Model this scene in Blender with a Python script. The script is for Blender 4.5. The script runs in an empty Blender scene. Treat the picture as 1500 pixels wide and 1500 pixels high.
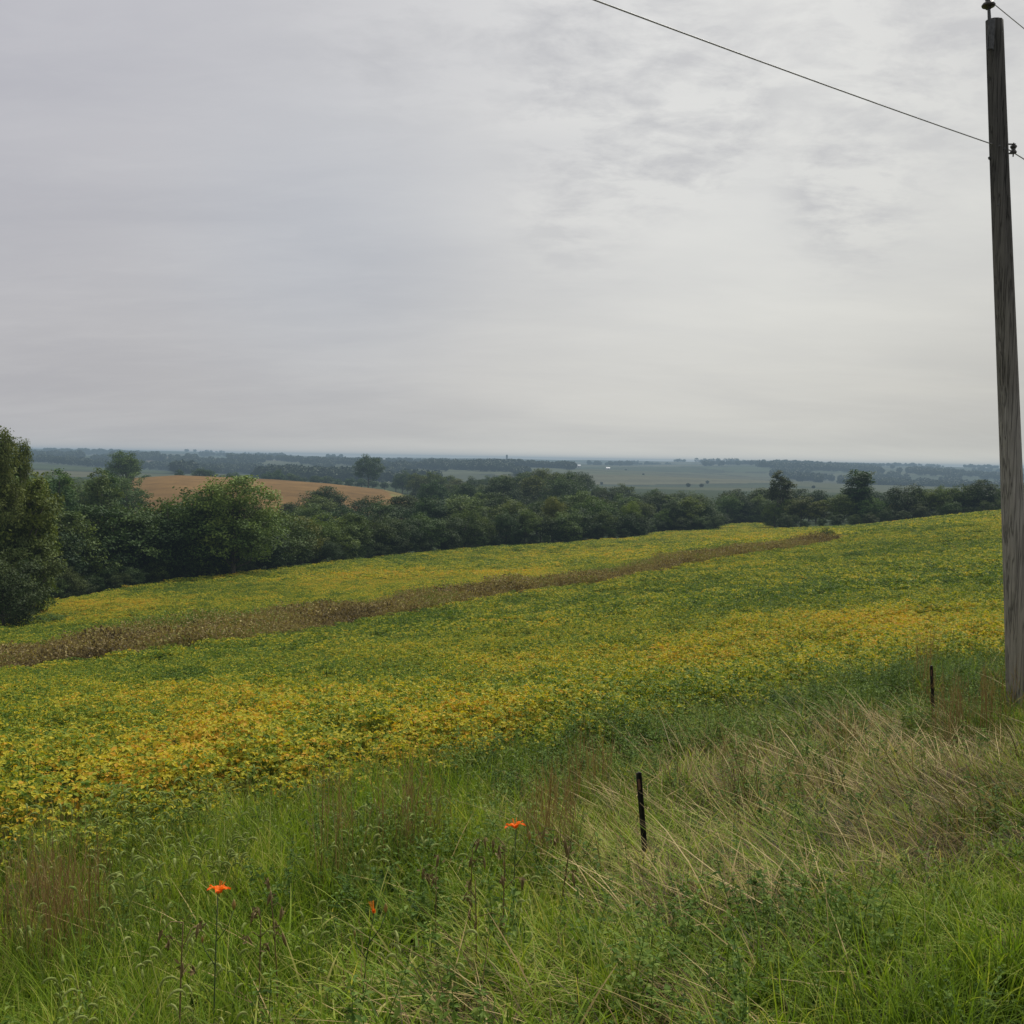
import bpy, math, random
import numpy as np
R = math.radians
rng = np.random.default_rng(7)
random.seed(7)
SC = bpy.context.scene
COL = SC.collection

# ------------------------------------------------------------------ camera
F = 1450.0                      # focal length in pixels of the 1500 px photograph
PITCH, ROLL = 3.08, 1.03        # looking slightly down, camera rolled a little
cam_d = bpy.data.cameras.new('camera')
cam_d.sensor_width = 36.0
cam_d.lens = F / 1500.0 * 36.0
cam_d.clip_start = 0.1
cam_d.clip_end = 30000
cam = bpy.data.objects.new('camera', cam_d)
COL.objects.link(cam)
SC.camera = cam
cp, sp = math.cos(R(PITCH)), math.sin(R(PITCH))
fwd = np.array([0, cp, -sp]); rt0 = np.array([1.0, 0, 0]); up0 = np.array([0, sp, cp])
cr, sr = math.cos(R(ROLL)), math.sin(R(ROLL))
rt = rt0 * cr + up0 * sr         # camera's right hand side tips up: the horizon falls to the right
up = -rt0 * sr + up0 * cr
from mathutils import Matrix, Vector
M3 = Matrix(((rt[0], up[0], -fwd[0]), (rt[1], up[1], -fwd[1]), (rt[2], up[2], -fwd[2])))
cam.matrix_world = M3.to_4x4()

def ray(px, py):
    px = np.asarray(px, float); py = np.asarray(py, float)
    d = (px - 750)[..., None] * rt + (750 - py)[..., None] * up + F * fwd
    return d / d[..., 1:2]       # scaled so that Y = 1
def P(px, py, Y):
    return ray(px, py) * np.asarray(Y, float)[..., None]
def proj(p):
    p = np.asarray(p, float)
    z = p @ fwd
    return 750 + F * (p @ rt) / z, 750 - F * (p @ up) / z
def horizon(px): return 658.5 + 0.018 * np.asarray(px, float)

# ------------------------------------------------------------------ noise
def _hash(ix, iy, seed):
    n = (ix.astype(np.int64) * 374761393 + iy.astype(np.int64) * 668265263 + seed * 974634777) & 0xffffffff
    n = ((n ^ (n >> 13)) * 1274126177) & 0xffffffff
    n = (n ^ (n >> 16)) & 0xffffffff
    return n / 4294967295.0
def vnoise(x, y, seed=0):
    x = np.asarray(x, float); y = np.asarray(y, float)
    ix = np.floor(x); iy = np.floor(y); fx = x - ix; fy = y - iy
    fx = fx * fx * (3 - 2 * fx); fy = fy * fy * (3 - 2 * fy)
    a = _hash(ix, iy, seed); b = _hash(ix + 1, iy, seed); c = _hash(ix, iy + 1, seed); d = _hash(ix + 1, iy + 1, seed)
    return (a * (1 - fx) + b * fx) * (1 - fy) + (c * (1 - fx) + d * fx) * fy
def fbm(x, y, seed=0, o=4):
    s = 0; a = 1; t = 0
    for k in range(o):
        s = s + a * vnoise(x * 2 ** k, y * 2 ** k, seed + k * 17); t += a; a *= .5
    return s / t
def sstep(a, b, x):
    t = np.clip((x - a) / (b - a), 0, 1)
    return t * t * (3 - 2 * t)

# ------------------------------------------------------------------ the lie of the land (eye at the origin)
PXC = np.array([-900, 0, 375, 750, 1125, 1500, 2400.])
YR = np.array([1, 8, 12, 20, 30, 50, 70, 100, 130, 160, 200, 250, 300, 350, 400, 500, 600, 700, 850, 1000, 1300, 2000, 3000, 4200, 5600, 6500.])
ZT = np.array([
 #  -900    0     375    750   1125   1500   2400
 [ -1.6,  -1.6,  -1.6,  -1.6,  -1.6,  -1.6,  -1.6],
 [ -3.6,  -3.5,  -3.3,  -3.2,  -3.1,  -3.1,  -3.1],
 [ -4.6,  -4.3,  -4.1,  -3.9,  -3.7,  -3.5,  -3.3],
 [ -6.4,  -5.9,  -5.5,  -5.1,  -4.7,  -4.2,  -3.6],
 [ -8.6,  -7.8,  -7.2,  -6.5,  -5.5,  -4.7,  -3.7],
 [-12.0, -11.3, -10.1,  -8.7,  -6.9,  -5.5,  -4.2],
 [-14.5, -13.9, -12.2, -10.6,  -8.1,  -6.2,  -4.6],
 [-17.5, -16.7, -14.8, -12.9,  -9.4,  -6.9,  -5.2],
 [-19.5, -19.1, -16.8, -15.0, -10.6,  -7.5,  -5.8],
 [-22.0, -22.0, -18.6, -16.8, -12.4,  -8.0,  -6.4],
 [-23.5, -23.5, -21.0, -18.8, -14.9,  -8.9,  -7.3],
 [-24.5, -24.5, -23.0, -20.4, -17.2, -12.5, -10.0],
 [-24.0, -24.0, -22.5, -21.4, -18.9, -17.5, -15.0],
 [-21.0, -21.0, -19.8, -21.8, -20.6, -20.0, -19.0],
 [-18.0, -18.5, -17.6, -21.5, -22.0, -21.5, -21.0],
 [-16.0, -16.5, -15.8, -21.0, -23.0, -23.0, -23.0],
 [-16.0, -16.6, -17.0, -24.0, -24.0, -24.0, -24.0],
 [-18.0, -19.5, -21.0, -27.0, -25.0, -25.0, -25.0],
 [-20.5, -22.0, -27.0, -28.0, -27.0, -27.0, -26.0],
 [-24.0, -25.0, -28.0, -27.0, -28.0, -29.0, -27.0],
 [-25.0, -25.0, -28.0, -27.0, -27.0, -31.0, -28.0],
 [-27.0, -25.5, -27.0, -26.0, -24.0, -31.0, -28.0],
 [-23.0, -22.0, -24.0, -22.0, -15.0, -22.0, -22.0],
 [-10.0,  -9.0, -12.0, -12.0,  -4.0,  -8.0, -10.0],
 [  3.0,   3.0,  -3.0,  -3.5,   1.0,  -2.0,   0.0],
 [  0.0,   0.0,  -8.0,  -8.0,  -6.0,  -8.0,  -6.0],
])
LY = np.log(YR)
def cubic1(xs, ys, x):
    """monotone-ish cubic interpolation along axis 0; ys (n, m) gathered by column index"""
    i = np.clip(np.searchsorted(xs, x) - 1, 0, len(xs) - 2)
    return i, (x - xs[i]) / (xs[i + 1] - xs[i])
SL = np.gradient(ZT, LY, axis=0)
def ztable(px, Y):
    ly = np.log(np.clip(Y, 1, 6500)); px = np.clip(px, -900, 2400)
    i, t = cubic1(LY, None, ly)
    j, s = cubic1(PXC, None, px)
    s = s * s * (3 - 2 * s) * .5 + s * .5
    h = (LY[i + 1] - LY[i])
    def col(j):
        y0 = ZT[i, j]; y1 = ZT[i + 1, j]; m0 = SL[i, j] * h; m1 = SL[i + 1, j] * h
        t2 = t * t; t3 = t2 * t
        return (2 * t3 - 3 * t2 + 1) * y0 + (t3 - 2 * t2 + t) * m0 + (-2 * t3 + 3 * t2) * y1 + (t3 - t2) * m1
    return col(j) * (1 - s) + col(j + 1) * s
GS = np.array([-60, 0, 1.3, 2.5, 4, 5.5, 8, 11, 15.]); GZ = np.array([-1.6, -1.6, -1.62, -2.05, -2.72, -3.08, -3.5, -4.0, -4.6])
def sdist(X, Y): return -X * .63 + Y * .77      # distance from the road edge, across the ditch
def H(X, Y):
    X = np.asarray(X, float); Y = np.asarray(Y, float)
    s = sdist(X, Y)
    g = np.interp(s, GS, GZ)
    px = 750 + F * X / np.maximum(Y, 1.0)
    z = ztable(px, Y)
    w = sstep(6, 14, s) * sstep(7, 11, Y)
    z = g * (1 - w) + z * w
    near = sstep(2, 5, Y) * (1 - sstep(60, 200, Y))
    z = z + near * (fbm(X * .35, Y * .35, 3, 3) - .5) * .3
    z = z + (fbm(X / 28, Y / 28, 8, 2) - .5) * 1.1 * sstep(25, 60, Y) * (1 - sstep(400, 600, Y))
    bc = np.interp(px, [-900, 0, 190, 260, 400, 480, 560, 610, 680, 760], [46, 46, 40, 34, 38, 43, 51, 62, 74, 84])
    yc = 520 + 0 * px; q = np.where(Y < yc, (Y - yc) / 100, (Y - yc) / 130)
    zd = -bc * yc / F - 5.0 * q * q
    wd = sstep(335, 410, Y) * (1 - sstep(640, 760, Y)) * (1 - sstep(650, 780, px))
    z = z * (1 - wd) + zd * wd
    far = sstep(900, 1600, Y)
    z = z + far * ((fbm(X / 900, Y / 650, 5, 3) - .5) * 42 - 1.0)
    return z
def ground_at(px, py):
    """the point of the ground seen at a pixel, by marching"""
    d = ray(px, py)
    Y = np.exp(np.linspace(math.log(2), math.log(6000), 900))
    p = d[None] * Y[:, None]
    below = p[:, 2] < H(p[:, 0], p[:, 1])
    k = np.argmax(below) if below.any() else len(Y) - 1
    return p[k]

# ------------------------------------------------------------------ objects
def tag(o, label=None, cat=None, group=None, kind=None):
    if label: o['label'] = label
    if cat: o['category'] = cat
    if group: o['group'] = group
    if kind: o['kind'] = kind
    return o
def mesh_np(name, V, Fq, mat=None, var=None, smooth=False, tri=False):
    V = np.asarray(V, np.float32); Fq = np.asarray(Fq, np.int32)
    k = Fq.shape[1]
    me = bpy.data.meshes.new(name)
    me.vertices.add(len(V)); me.vertices.foreach_set('co', V.ravel())
    me.loops.add(Fq.size); me.loops.foreach_set('vertex_index', Fq.ravel())
    me.polygons.add(len(Fq)); me.polygons.foreach_set('loop_start', np.arange(0, Fq.size, k, dtype=np.int32))
    me.polygons.foreach_set('use_smooth', np.full(len(Fq), smooth))
    if var is not None:
        a = me.attributes.new('var', 'FLOAT', 'POINT'); a.data.foreach_set('value', np.asarray(var, np.float32))
    if mat: me.materials.append(mat)
    me.update(calc_edges=True); me.validate()
    return me
def link(name, me, parent=None):
    o = bpy.data.objects.new(name, me); COL.objects.link(o)
    if parent: o.parent = parent
    return o
def empty(name, loc=(0, 0, 0)):
    o = bpy.data.objects.new(name, None); COL.objects.link(o); o.location = loc; o.empty_display_size = .2
    return o
class MB:
    def __init__(s): s.V = []; s.F = []; s.A = []; s.n = 0
    def add(s, V, Fq, var=.5):
        V = np.asarray(V, float).reshape(-1, 3); Fq = np.asarray(Fq, int)
        s.V.append(V); s.F.append(Fq + s.n); s.n += len(V)
        s.A.append(np.full(len(V), var) if np.isscalar(var) else np.asarray(var).ravel())
        return s
    def mesh(s, name, mat, smooth=False):
        return mesh_np(name, np.concatenate(s.V), np.concatenate(s.F), mat, np.concatenate(s.A), smooth)
    def tube(s, pts, rad, seg=6, var=.5, cap=True):
        pts = np.asarray(pts, float); n = len(pts); rad = np.broadcast_to(rad, (n,))
        T = np.gradient(pts, axis=0); T /= np.linalg.norm(T, axis=1)[:, None] + 1e-9
        ref = np.array([0, 0, 1.]) if abs(T[:, 2]).mean() < .9 else np.array([1., 0, 0])
        U = np.cross(T, ref); U /= np.linalg.norm(U, axis=1)[:, None] + 1e-9; W = np.cross(T, U)
        a = np.arange(seg) * 2 * math.pi / seg
        V = pts[:, None] + rad[:, None, None] * (np.cos(a)[None, :, None] * U[:, None] + np.sin(a)[None, :, None] * W[:, None])
        V = V.reshape(-1, 3)
        i = np.arange(n - 1)[:, None] * seg; j = np.arange(seg)[None]; j2 = (j + 1) % seg
        Fq = np.stack([i + j, i + j2, i + seg + j2, i + seg + j], -1).reshape(-1, 4)
        if cap:
            V = np.concatenate([V, pts[:1], pts[-1:]]); c0 = n * seg; c1 = c0 + 1
            jj = np.arange(0, seg, 2)
            if seg % 2 == 0:
                f0 = np.stack([np.full(len(jj), c0), (jj + 2) % seg, (jj + 1) % seg, jj], -1)
                b = (n - 1) * seg
                f1 = np.stack([np.full(len(jj), c1), b + jj, b + (jj + 1) % seg, b + (jj + 2) % seg], -1)
                Fq = np.concatenate([Fq, f0, f1])
        return s.add(V, Fq, var)
    def box(s, c, d, var=.5, M=None):
        c = np.array(c, float); d = np.array(d, float) / 2
        V = np.array([[x, y, z] for x in (-1, 1) for y in (-1, 1) for z in (-1, 1)]) * d
        if M is not None: V = V @ np.asarray(M).T
        return s.add(V + c, [[0, 1, 3, 2], [4, 6, 7, 5], [0, 4, 5, 1], [2, 3, 7, 6], [0, 2, 6, 4], [1, 5, 7, 3]], var)

# ------------------------------------------------------------------ materials
class NT:
    def __init__(s, name, world=None):
        if world is None:
            s.m = bpy.data.materials.new(name); s.m.use_nodes = True; s.t = s.m.node_tree
        else: s.t = world.node_tree
        s.t.nodes.clear()
    def n(s, typ, **kw):
        nd = s.t.nodes.new(typ)
        for k, v in kw.items():
            if k.startswith('i_'):
                key = k[2:]; key = int(key) if key.isdigit() else key.replace('_', ' ')
                nd.inputs[key].default_value = v
            else: setattr(nd, k, v)
        return nd
    def l(s, a, b): s.t.links.new(a, b)
    def math(s, op, a, b=None, clamp=False):
        nd = s.n('ShaderNodeMath', operation=op, use_clamp=clamp)
        for k, v in enumerate((a, b)):
            if v is None: continue
            if isinstance(v, (int, float)): nd.inputs[k].default_value = v
            else: s.l(v, nd.inputs[k])
        return nd.outputs[0]
    def ramp(s, fac, stops, interp='LINEAR'):
        nd = s.n('ShaderNodeValToRGB'); cr_ = nd.color_ramp; cr_.interpolation = interp
        while len(cr_.elements) < len(stops): cr_.elements.new(.5)
        for e, (p, c) in zip(cr_.elements, stops): e.position = p; e.color = (*c, 1)
        s.l(fac, nd.inputs[0]); return nd.outputs[0]
    def mixc(s, fac, a, b, mode='MIX'):
        nd = s.n('ShaderNodeMix', data_type='RGBA', blend_type=mode)
        for idx, v in ((0, fac), (6, a), (7, b)):
            if isinstance(v, (int, float)): nd.inputs[idx].default_value = v
            elif isinstance(v, tuple): nd.inputs[idx].default_value = (*v, 1)
            else: s.l(v, nd.inputs[idx])
        return nd.outputs[2]
    def attr(s, name, typ='GEOMETRY', out='Fac'):
        return s.n('ShaderNodeAttribute', attribute_name=name, attribute_type=typ).outputs[out]

def leaf_mat(name, stops, spread=.6, trans=.3, rough=.6, spec=.10, inst=True, objcol=False):
    t = NT(name)
    v = t.math('MULTIPLY', t.math('SUBTRACT', t.attr('var'), .5), spread)
    if inst: v = t.math('ADD', v, t.attr('yel', 'INSTANCER'))
    else: v = t.math('ADD', v, .5)
    c = t.ramp(v, stops)
    if objcol:
        oi = t.n('ShaderNodeObjectInfo'); c = t.mixc(1.0, c, oi.outputs['Color'], 'MULTIPLY')
    bs = t.n('ShaderNodeBsdfPrincipled', i_Roughness=rough); bs.inputs['Specular IOR Level'].default_value = spec
    t.l(c, bs.inputs['Base Color'])
    tr = t.n('ShaderNodeBsdfTranslucent'); c2 = t.mixc(1.0, c, (1.15, 1.1, .5), 'MULTIPLY'); t.l(c2, tr.inputs[0])
    mx = t.n('ShaderNodeMixShader', i_0=trans); t.l(bs.outputs[0], mx.inputs[1]); t.l(tr.outputs[0], mx.inputs[2])
    o = t.n('ShaderNodeOutputMaterial'); t.l(mx.outputs[0], o.inputs[0])
    return t.m
def simple_mat(name, c1, c2, scale=8.0, stretch=(1, 1, 1), rough=.8, bump=.3, metal=0.0, bdist=.01):
    t = NT(name)
    tc = t.n('ShaderNodeTexCoord'); mp = t.n('ShaderNodeMapping'); mp.inputs['Scale'].default_value = stretch
    t.l(tc.outputs['Object'], mp.inputs[0])
    nz = t.n('ShaderNodeTexNoise', i_Scale=scale, i_Detail=8.0, i_Roughness=.65); t.l(mp.outputs[0], nz.inputs[0])
    c = t.ramp(nz.outputs[0], [(.3, c1), (.7, c2)])
    bs = t.n('ShaderNodeBsdfPrincipled', i_Roughness=rough, i_Metallic=metal); t.l(c, bs.inputs['Base Color'])
    bp = t.n('ShaderNodeBump', i_Strength=bump, i_Distance=bdist); t.l(nz.outputs[0], bp.inputs['Height']); t.l(bp.outputs[0], bs.inputs['Normal'])
    o = t.n('ShaderNodeOutputMaterial'); t.l(bs.outputs[0], o.inputs[0])
    return t.m

G = lambda r, g, b: (r, g, b)
M_soy = leaf_mat('soy_leaf', [(0, G(.050, .095, .014)), (.28, G(.095, .165, .020)), (.50, G(.19, .245, .026)), (.70, G(.40, .38, .035)), (.88, G(.52, .43, .035)), (1, G(.50, .29, .03))], .80, .35)
M_grass = leaf_mat('green_grass', [(0, G(.020, .038, .008)), (.25, G(.06, .11, .012)), (.5, G(.13, .22, .020)), (.8, G(.25, .34, .035)), (1, G(.42, .40, .12))], 1.0, .42)
M_straw = leaf_mat('dry_straw', [(0, G(.045, .035, .014)), (.35, G(.13, .105, .035)), (.6, G(.27, .205, .075)), (1, G(.48, .37, .17))], 1.1, .2)
M_blue = leaf_mat('rusty_stems', [(0, G(.05, .035, .02)), (.5, G(.13, .085, .045)), (1, G(.22, .16, .08))], .9, .2)
M_weed = leaf_mat('weed_leaf', [(0, G(.03, .06, .010)), (.5, G(.085, .155, .022)), (1, G(.21, .28, .055))], .7, .3)
M_fox = leaf_mat('seed_head', [(0, G(.12, .17, .04)), (.5, G(.24, .30, .08)), (1, G(.38, .40, .15))], .6, .3)
M_strip = leaf_mat('dead_weed', [(0, G(.07, .055, .027)), (.36, G(.22, .165, .075)), (.62, G(.33, .27, .10)), (.8, G(.20, .20, .05)), (1, G(.11, .18, .03))], .8, .2)
M_tree = leaf_mat('tree_leaf', [(0, G(.014, .027, .010)), (.5, G(.042, .066, .022)), (1, G(.105, .135, .042))], 1.0, .2, inst=False, objcol=True)
M_bark = simple_mat('bark', (.03, .025, .018), (.11, .095, .075), 6, (1, 1, .3), .9, .6, bdist=.03)
M_stalk = simple_mat('withered_stalk', (.07, .05, .018), (.20, .14, .045), 60, rough=.9, bump=.2)
M_stem = simple_mat('green_stem', (.03, .05, .015), (.07, .11, .03), 40, rough=.6, bump=.1)
M_petal = leaf_mat('orange_petal', [(0, G(.75, .09, .01)), (.5, G(.85, .16, .015)), (1, G(.85, .33, .03))], .8, .35, inst=False)

# ground
def ground_mat():
    t = NT('ground')
    g = t.n('ShaderNodeNewGeometry')
    c = t.attr('gcol', out='Color')
    n1 = t.n('ShaderNodeTexNoise', i_Scale=3.0, i_Detail=10.0, i_Roughness=.7); t.l(g.outputs['Position'], n1.inputs[0])
    n2 = t.n('ShaderNodeTexNoise', i_Scale=.12, i_Detail=8.0, i_Roughness=.7); t.l(g.outputs['Position'], n2.inputs[0])
    k = t.math('ADD', t.math('MULTIPLY', n1.outputs[0], 1.0), t.math('MULTIPLY', n2.outputs[0], .8))
    k = t.math('ADD', t.math('MULTIPLY', k, 1.1), .02)
    cc = t.n('ShaderNodeCombineColor')
    for i in range(3): t.l(k, cc.inputs[i])
    c = t.mixc(1.0, c, cc.outputs[0], 'MULTIPLY')
    bs = t.n('ShaderNodeBsdfPrincipled', i_Roughness=.95); bs.inputs['Specular IOR Level'].default_value = .05
    t.l(c, bs.inputs['Base Color'])
    bp = t.n('ShaderNodeBump', i_Strength=.5, i_Distance=.06); t.l(n1.outputs[0], bp.inputs['Height']); t.l(bp.outputs[0], bs.inputs['Normal'])
    o = t.n('ShaderNodeOutputMaterial'); t.l(bs.outputs[0], o.inputs[0])
    return t.m
M_ground = ground_mat()

# ------------------------------------------------------------------ colour zones of the crop, given where they lie on the ground
def zone(px, py, blobs):
    v = 0
    for (x, y, rx, ry, a) in blobs:
        v = v + a * np.exp(-((px - x) / rx) ** 2 - ((py - y) / ry) ** 2)
    return v
YB = [  # centre, size, amount of yellow (all read as places on the slope)
    (60, 1120, 230, 70, .42), (330, 1055, 300, 38, .42), (620, 1045, 240, 40, .46), (900, 975, 320, 45, .38), (250, 1010, 260, 18, .22),
    (1150, 925, 240, 32, .38), (1420, 905, 190, 36, .50), (600, 960, 380, 22, .18), (1100, 830, 90, 8, .30), (1480, 765, 60, 10, .45),
    (150, 888, 110, 16, .62), (480, 853, 130, 14, .45), (700, 838, 150, 11, .50), (900, 812, 180, 9, .42), (1150, 785, 150, 7, .45), (330, 880, 100, 9, .25),
    (1080, 862, 220, 18, -.22), (1330, 835, 200, 28, -.16), (250, 985, 260, 14, -.22), (700, 915, 200, 14, -.12), (900, 955, 200, 14, .12),
    (350, 1140, 90, 40, -.15), (1000, 1000, 130, 30, -.1), (600, 818, 220, 7, -.15), (300, 1185, 200, 30, -.1), (1300, 800, 160, 10, -.1)]
def yellow(X, Y, Z):
    px, py = proj(np.stack([X, Y, Z], -1))
    v = .395 + .52 * zone(px, py, YB)
    v = v + (fbm(X * .10, Y * .07, 21, 3) - .5) * .35 * sstep(8, 30, Y) + (fbm(X * .5, Y * .4, 22, 3) - .5) * .55
    return v
STR = np.array([(-60, 25.), (-25.9, 50), (-18, 58), (-11.4, 66), (0, 78), (16.7, 97), (36.4, 120)])
def strip_d(X, Y):
    """signed distance to the weedy strip's middle line and how far along"""
    best = np.full(np.shape(X), 1e9); sg = np.zeros(np.shape(X)); along = np.zeros(np.shape(X)); L = 0
    for a, b in zip(STR[:-1], STR[1:]):
        d = b - a; l = np.hypot(*d); d = d / l
        t = np.clip((X - a[0]) * d[0] + (Y - a[1]) * d[1], 0, l)
        qx = X - a[0] - d[0] * t; qy = Y - a[1] - d[1] * t; q = np.hypot(qx, qy)
        s = np.sign(d[0] * qy - d[1] * qx)
        m = q < best; best = np.where(m, q, best); sg = np.where(m, s, sg); along = np.where(m, L + t, along); L += l
    return best * sg, along
FE_PX = np.array([-400, 0, 70, 200, 375, 500, 620, 750, 850, 945, 960, 1050, 1060, 1125, 1135, 1250, 1500, 1800.])
FE_Y = np.array([95, 100, 108, 122, 142, 165, 190, 208, 218, 227, 252, 256, 300, 300, 252, 240, 232, 232.])
def field_far(px): return np.interp(px, FE_PX, FE_Y)
S_FIELD = 8.0
def in_field(X, Y):
    px = 750 + F * X / np.maximum(Y, 1)
    s = sdist(X, Y) + (fbm(X * .6, Y * .6, 31, 2) - .5) * 1.2
    d, al = strip_d(X, Y)
    w = np.interp(al, [0, 42, 80, 130, 145, 152], [9.5, 7.5, 5.0, 3.6, 2.6, .3]) + (fbm(al * .15, al * 0 + np.sign(d) * 5, 33, 3) - .5) * 3.5 * np.clip((150 - al) / 40, 0, 1)
    return (s > S_FIELD) & (Y < field_far(px)) & (np.abs(d) > w), np.abs(d) <= w

# ------------------------------------------------------------------ ground sheet
def build_ground():
    pxs = np.concatenate([np.linspace(-2600, -620, 40), np.linspace(-600, 2100, 620), np.linspace(2120, 4100, 40)])
    ys = np.concatenate([np.linspace(-8, .9, 12), np.exp(np.linspace(math.log(1.0), math.log(6500), 520))])
    PX, YY = np.meshgrid(pxs, ys)
    XX = (PX - 750) / F * np.maximum(YY, 6.0)
    ZZ = H(XX, YY)
    nr, nc = XX.shape
    V = np.stack([XX, YY, ZZ], -1).reshape(-1, 3)
    i = np.arange(nr - 1)[:, None] * nc + np.arange(nc - 1)[None]
    Fq = np.stack([i, i + 1, i + nc + 1, i + nc], -1).reshape(-1, 4)
    me = mesh_np('ground', V, Fq, M_ground, smooth=True)
    X, Y, Z = V.T
    px, py = proj(np.where(V[:, 1:2] > .5, V, [0, 1, 0]))
    c = np.tile([.030, .027, .014], (len(V), 1))
    fl, st = in_field(X, Y)
    yl = np.clip(yellow(X, Y, Z + .7), 0, 1)[:, None]
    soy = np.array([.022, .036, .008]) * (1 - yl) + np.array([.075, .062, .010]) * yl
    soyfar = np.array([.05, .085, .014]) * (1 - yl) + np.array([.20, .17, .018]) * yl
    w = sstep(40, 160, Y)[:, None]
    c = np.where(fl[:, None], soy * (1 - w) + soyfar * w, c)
    c = np.where(st[:, None], [.06, .04, .02], c)
    wood = (Y >= field_far(px)) & (Y < 1000)
    c = np.where(wood[:, None], [.022, .034, .012], c)
    # dry corn on the hill behind the first wood
    pxg = 750 + F * X / np.maximum(Y, 1)
    right = np.interp(Y, [300, 400, 480, 600, 700], [640, 612, 600, 580, 560])
    left = np.interp(Y, [300, 450, 640], [120, 175, 195])
    corn = (Y > 330) & (Y < 600) & (pxg > left) & (pxg < right)
    cn = fbm(X / 14, Y / 30, 41, 4)[:, None]
    c = np.where(corn[:, None], np.array([.145, .086, .030]) * (.55 + .8 * cn) * (1 + .12 * np.sin((X * .5 + Y * .86) / 2.2))[:, None] , c)
    rim = corn & ((pxg > right - 25) | (Y < 370)); c = np.where((rim & (fbm(X / 9, Y / 9, 43, 2) > .45))[:, None], [.13, .12, .04], c)
    corn2 = (Y > 720) & (Y < 900) & (pxg > 150) & (pxg < 330)
    c = np.where(corn2[:, None], [.18, .11, .055], c)
    edge = (Y > 600) & (Y < 720) & (pxg > 150) & (pxg < 600); c = np.where(edge[:, None], [.05, .075, .025], c)
    # far country: farm fields divided by hedges
    far = Y >= 1000
    wx = X + 90 * (fbm(X / 400, Y / 400, 51, 2) - .5); wy = Y + 90 * (fbm(X / 400, Y / 400, 52, 2) - .5)
    a = wx * .96 + wy * .28; b = -wx * .28 + wy * .96
    iy = np.floor(b / 260); off = _hash(iy, iy * 0, 5) * 300
    ix = np.floor((a + off) / 430)
    h = _hash(ix, iy, 9); pal = np.array([[.060, .090, .038], [.085, .105, .045], [.10, .12, .052], [.065, .10, .045], [.17, .145, .085], [.052, .080, .036], [.09, .10, .05], [.13, .13, .06]])
    fc = pal[(h * 7.99).astype(int)]
    fb = (b / 260 - iy); fa = ((a + off) / 430 - ix)
    hedge = ((fb < .07) | (fa < .05)) & (_hash(ix + 5, iy, 11) > .35)
    fc = np.where(hedge[:, None], [.03, .045, .022], fc)
    # strips along the contour
    fc = fc * (1 + .22 * (np.sin(b / 17 + 3 * h * 6) > 0)[:, None] * (h > .3)[:, None])
    c = np.where(far[:, None], (fc * .75 + fc.mean(1, keepdims=True) * .25) * .52, c)
    ca = me.color_attributes.new('gcol', 'FLOAT_COLOR', 'POINT')
    ca.data.foreach_set('color', np.concatenate([c, np.ones((len(c), 1))], 1).astype(np.float32).ravel())
    o = link('ground', me); tag(o, kind='structure')
    return o
build_ground()

# ------------------------------------------------------------------ scattering (countless plants only)
PROTO = bpy.data.collections
def scatter(name, pts, protos, idx, rot, scl, yel, label, cat):
    n = len(pts)
    me = bpy.data.meshes.new(name)
    me.vertices.add(n); me.vertices.foreach_set('co', np.asarray(pts, np.float32).ravel())
    for an, ty, key, val in (('rot', 'FLOAT_VECTOR', 'vector', rot), ('scl', 'FLOAT_VECTOR', 'vector', scl), ('yel', 'FLOAT', 'value', yel), ('pidx', 'INT', 'value', idx)):
        a = me.attributes.new(an, ty, 'POINT')
        a.data.foreach_set(key, np.asarray(val, np.int32 if ty == 'INT' else np.float32).ravel())
    o = link(name, me)
    c = bpy.data.collections.new(name + '_plants')
    for k, pm in enumerate(protos):
        po = bpy.data.objects.new('%s_plant_%s' % (name, 'abcdefghijklmn'[k]), pm); c.objects.link(po)
    ng = bpy.data.node_groups.new(name, 'GeometryNodeTree')
    ng.interface.new_socket('Geometry', in_out='INPUT', socket_type='NodeSocketGeometry')
    ng.interface.new_socket('Geometry', in_out='OUTPUT', socket_type='NodeSocketGeometry')
    N = ng.nodes; L = ng.links
    gi = N.new('NodeGroupInput'); go = N.new('NodeGroupOutput')
    ip = N.new('GeometryNodeInstanceOnPoints'); ci = N.new('GeometryNodeCollectionInfo')
    ci.inputs['Collection'].default_value = c; ci.inputs['Separate Children'].default_value = True; ci.inputs['Reset Children'].default_value = True
    def na(nm, dt):
        a = N.new('GeometryNodeInputNamedAttribute'); a.data_type = dt; a.inputs[0].default_value = nm; return a.outputs[0]
    L.new(gi.outputs[0], ip.inputs['Points']); L.new(ci.outputs[0], ip.inputs['Instance'])
    ip.inputs['Pick Instance'].default_value = True
    L.new(na('pidx', 'INT'), ip.inputs['Instance Index'])
    e2r = N.new('FunctionNodeEulerToRotation'); L.new(na('rot', 'FLOAT_VECTOR'), e2r.inputs[0]); L.new(e2r.outputs[0], ip.inputs['Rotation'])
    L.new(na('scl', 'FLOAT_VECTOR'), ip.inputs['Scale'])
    L.new(ip.outputs[0], go.inputs[0])
    md = o.modifiers.new('plants', 'NODES'); md.node_group = ng
    tag(o, label, cat, kind='stuff')
    return o

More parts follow.
